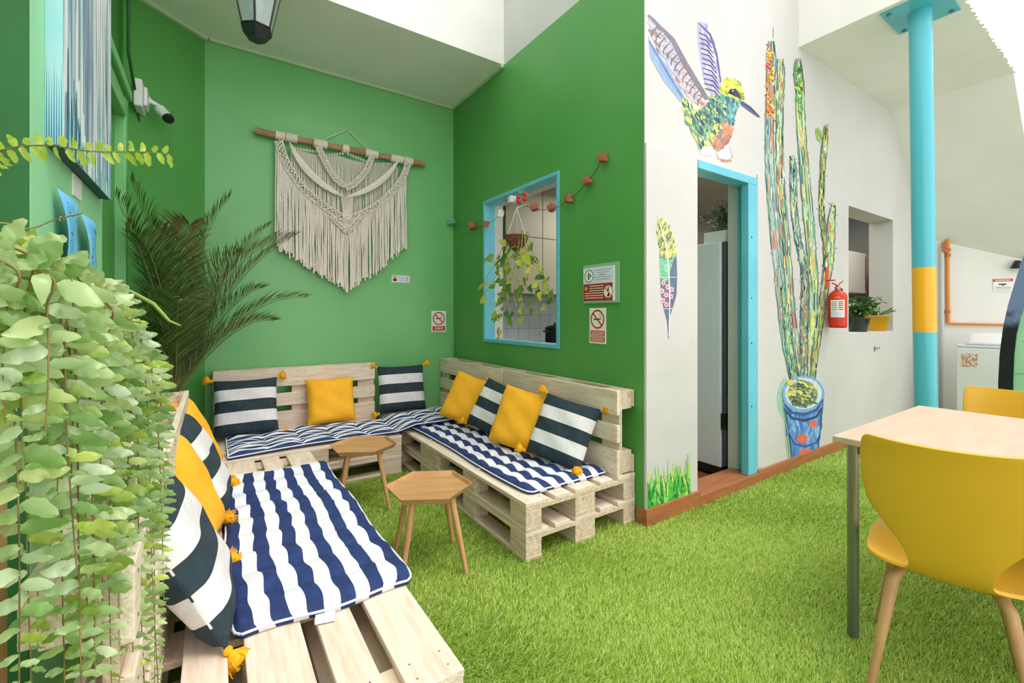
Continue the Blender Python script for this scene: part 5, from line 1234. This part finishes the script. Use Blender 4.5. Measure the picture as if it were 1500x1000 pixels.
for i, (pts, dry) in enumerate(fr_):
    P3 = [at(x, y, Y=yy)-pp for x, y, yy in pts]; base = Vector((0, 0, .64)); 
    rachis = []; n = 44
    for k in range(n+1):
        s = k/n; a, b, c_, d = base, P3[0]*.5+base*.5, P3[1], P3[2]
        rachis.append(a*(1-s)**3+b*3*s*(1-s)**2+c_*3*s*s*(1-s)+d*s**3)
    mb = MB(); mb.tube(rachis, [.006*(1-k/n)+.0012 for k in range(n+1)], 5, 0)
    rr = random.Random(i+50)
    for k in range(10, n+1):
        for q in (0, .5):
            s = min(1, (k+q)/n); kk = min(n-1, k); c_ = rachis[kk].lerp(rachis[kk+1], q) if kk < n else rachis[n]; tn = (rachis[min(n, kk+1)]-rachis[kk-1]).normalized()
            sd = tn.cross(Vector((0, 0, 1))); sd = sd.normalized() if sd.length > .1 else Vector((1, 0, 0)); up = sd.cross(tn)
            L_ = .30*(sin(pi*(s*.86+.10))**.6)*rr.uniform(.85, 1.1)
            for sg in (-1, 1):
                d = (tn*.8+sd*sg*.75+up*.3+Vector((rr.uniform(-.1, .1), rr.uniform(-.1, .1), rr.uniform(-.1, .1)))).normalized()
                e_ = c_+d*L_-Vector((0, 0, L_*.12)); m_ = c_+d*L_*.45+Vector((0, 0, .004)); wv = tn.cross(d).cross(d).normalized()*.0042
                # keep the leaflets in front of the corner walls
                for z_ in (e_,):
                    wpt = z_+pp; dn = (wpt-p0).dot(nn)
                    if dn > -.01: z_ -= nn*(dn+.012)
                    if wpt.x < XL-.04: z_.x = XL-.04-pp.x
                mb.add([c_, m_-wv, e_, m_+wv], [(0, 1, 2, 3)], 1)
    mb.build('frond', [RACH, PALMB if dry else PALM], t)
# ---------------------------------------------------------------- fern on a wooden plant stand
fc = Vector((-.47, 1.0, 0))
t = thing('plant_stand', 'wooden slatted box planter on legs behind the left bench, holding the fern', 'planter', fc)
for z in (.97, 1.035, 1.10): MB().box(-.18, .18, -.16, .16, z, z+.055, b=.004).build('slat_ring', WOOD, t)
for x in (-.15, .15):
    for y in (-.13, .13): MB().box(x-.02, x+.02, y-.02, y+.02, 0, .97, b=.003).build('leg', LEGW, t)
t = thing('boston_fern', 'large light green fern with long hanging fronds in the left foreground', 'plant', (fc.x, fc.y, 1.156))
fo = t.location.copy()
MB().lathe([(.10, 0), (.11, .003), (.14, .10), (.15, .10), (.15, .115), (.13, .115), (.125, .09)], 24).build('pot', TERRA, t)
MB().lathe([(.001, .095), (.126, .095)], 18, cap=False).build('soil', SOIL, t)
FERN = leafmat('fern_leaflets', [srgb(134, 176, 98), srgb(176, 208, 128), srgb(204, 224, 164), srgb(164, 200, 124), srgb(216, 232, 196), srgb(198, 218, 96), srgb(104, 152, 76), srgb(186, 214, 150)], .28, .45, .6)
FST = plain('fern_stem', srgb(104, 66, 44), .5, c2=srgb(150, 130, 76), scale=12)
def frond(P3, seed, Ls=.034, skip=.1, t=t, mat=FERN, n=56, taper=True):
    rr = random.Random(seed); pts = []
    K = [p-fo for p in P3]
    # polyline through K, smoothed by Catmull-Rom
    tot = []; 
    for i in range(len(K)-1):
        P4 = [K[max(0, i-1)], K[i], K[i+1], K[min(len(K)-1, i+2)]]; m = 12
        for q in range(m):
            s = q/m; pts.append(.5*((2*P4[1])+(-P4[0]+P4[2])*s+(2*P4[0]-5*P4[1]+4*P4[2]-P4[3])*s*s+(-P4[0]+3*P4[1]-3*P4[2]+P4[3])*s**3))
    pts.append(K[-1]); L_ = [0]
    for a, b in zip(pts, pts[1:]): L_.append(L_[-1]+(b-a).length)
    tot = L_[-1]; mb = MB(); mb.tube(pts, [.0021*(1-.6*k/len(pts)) for k in range(len(pts))], 5, 0)
    step = Ls*.74; d = tot*skip; side = 1; j = 0
    face = Vector((rr.uniform(-.6, .6), -1, rr.uniform(-.2, .2)))
    while d < tot:
        while L_[j+1] < d and j < len(pts)-2: j += 1
        f_ = (d-L_[j])/max(1e-6, L_[j+1]-L_[j]); c_ = pts[j].lerp(pts[j+1], min(1, f_)); tn = (pts[j+1]-pts[j]).normalized(); s = d/tot
        vw = -(c_+fo-Vector((0, 0, CH))).normalized(); vw = (vw+face*.5).normalized()
        sd = tn.cross(vw).normalized()
        l = Ls*(1 if s < .75 or not taper else max(.25, 1-(s-.75)*2.6))*rr.uniform(.8, 1.15)*(1 if s > .2 else .7+s*1.5); w_ = l*rr.uniform(.46, .62)
        dr_ = (sd*side+tn*rr.uniform(-.2, .5)+vw*rr.uniform(-.5, .7)).normalized(); bn = dr_.cross(tn).normalized(); wd = bn.cross(dr_).normalized()
        fold = rr.uniform(-1.2, 1.4); vs = []; tw = rr.uniform(-1.1, 1.1)
        rp = rr.uniform(0, 6.28); ra = rr.uniform(.03, .16)
        for (a, w0, w1) in ((0, .15, .2), (.08, .62, .42), (.2, .92, .62), (.34, .9, .8), (.48, .98, .8), (.62, .82, .9), (.76, .72, .74), (.9, .42, .5), (1.0, .08, .12)):
            lift = .12*l*sin(a*pi)*fold-.18*l*a*a; wr = 1+.12*rr.uniform(-1, 1)
            wdd = (wd*cos(tw*a)+bn*sin(tw*a)); cc = c_+dr_*l*a+bn*lift-Vector((0, 0, 1))*.12*l*a*a
            rip = ra*sin(a*15+rp); rip2 = ra*sin(a*13+rp+2); vs += [cc-wdd*w_*.5*w0*wr+bn*(.1+rip*1.4)*w_, cc, cc+wdd*w_*.5*w1*wr+bn*(.12+rip2*1.4)*w_]
        fs = []
        for i in range(8): a = i*3; fs += [(a, a+1, a+4, a+3), (a+1, a+2, a+5, a+4)]
        mb.add(vs, fs, 1, True)
        side = -side; d += step*.5*rr.uniform(.9, 1.1)
    return mb.build('frond', [FST, mat], t)
def FP(px, py, D): return at(px, py, D=D)
rr = random.Random(101)
hang = [  # (top px, top py, end px, end py, depth)
 (-12, 352, 28, 1030, .60), (18, 362, 46, 1000, .64), (36, 370, 34, 690, .60), (55, 380, 112, 830, .64), (72, 386, 96, 1060, .70), (92, 394, 120, 1050, .66), (108, 400, 140, 1080, .70), (126, 408, 165, 1060, .76), (142, 416, 178, 960, .80), (158, 430, 200, 1050, .84), (172, 446, 214, 1060, .88), (186, 466, 232, 1010, .92), (200, 484, 240, 880, .98), (207, 504, 246, 760, 1.02),
 (20, 392, 8, 620, .58), (64, 400, 66, 640, .60), (100, 420, 84, 720, .64), (140, 450, 128, 900, .72), (-22, 400, -8, 600, .56), (84, 430, 104, 700, .66), (170, 430, 206, 740, .94), (182, 480, 190, 1060, .96), (150, 440, 150, 760, .72), (196, 500, 226, 1060, 1.0), (120, 440, 160, 860, .8)]
base_c = Vector((fc.x, fc.y, 1.25))
for i, (x0, y0, x1, y1, D) in enumerate(hang):
    a = FP(x0, y0, D); e_ = FP(x1, y1, D*.99)
    b0 = base_c+Vector((rr.uniform(-.05, .08), rr.uniform(-.06, .06), 0))
    m0 = b0.lerp(a, .55)+Vector((0, 0, .035))
    xq = x0+(x1-x0)*.55; q1 = FP(xq+4, y0+(y1-y0)*.22, D); q2 = FP(x0+(x1-x0)*.85+rr.uniform(-6, 6), y0+(y1-y0)*.6, D)
    frond([b0, m0, a, q1, q2, e_], i, (.046-.018*min(1, max(0, (D-.58)/.36)))*rr.uniform(.92, 1.08), .10)
# a few upright young sprigs
YFN = leafmat('young_fern_leaflets', [srgb(196, 220, 90), srgb(214, 230, 110), srgb(180, 210, 80)], .4, .4)
frond([base_c, FP(-40, 250, .8), FP(0, 221, .8), FP(60, 213, .82), FP(140, 222, .84), FP(200, 222, .86), FP(250, 226, .88)], 300, .024, .38, mat=YFN, taper=False)
frond([base_c, FP(-30, 330, .7), FP(40, 335, .75), FP(80, 322, .8), FP(122, 312, .82)], 301, .008, .9, mat=YFN)
mb = MB(); K = [FP(150, 415, .95), FP(190, 426, .97), FP(225, 445, 1), FP(248, 470, 1), FP(270, 479, 1)]
pts = []
for i in range(4): 
    for q in range(4): pts.append(K[i].lerp(K[i+1], q/4)-fo)
mb.tube(pts, [.001+.003*sin(pi*(k+1)/(len(pts)+1)) for k in range(len(pts))], 6); mb.build('grass_blade_leaf', leafmat('blade_green', [srgb(150, 180, 90), srgb(170, 196, 100)], .4), t, 'single curved blade')
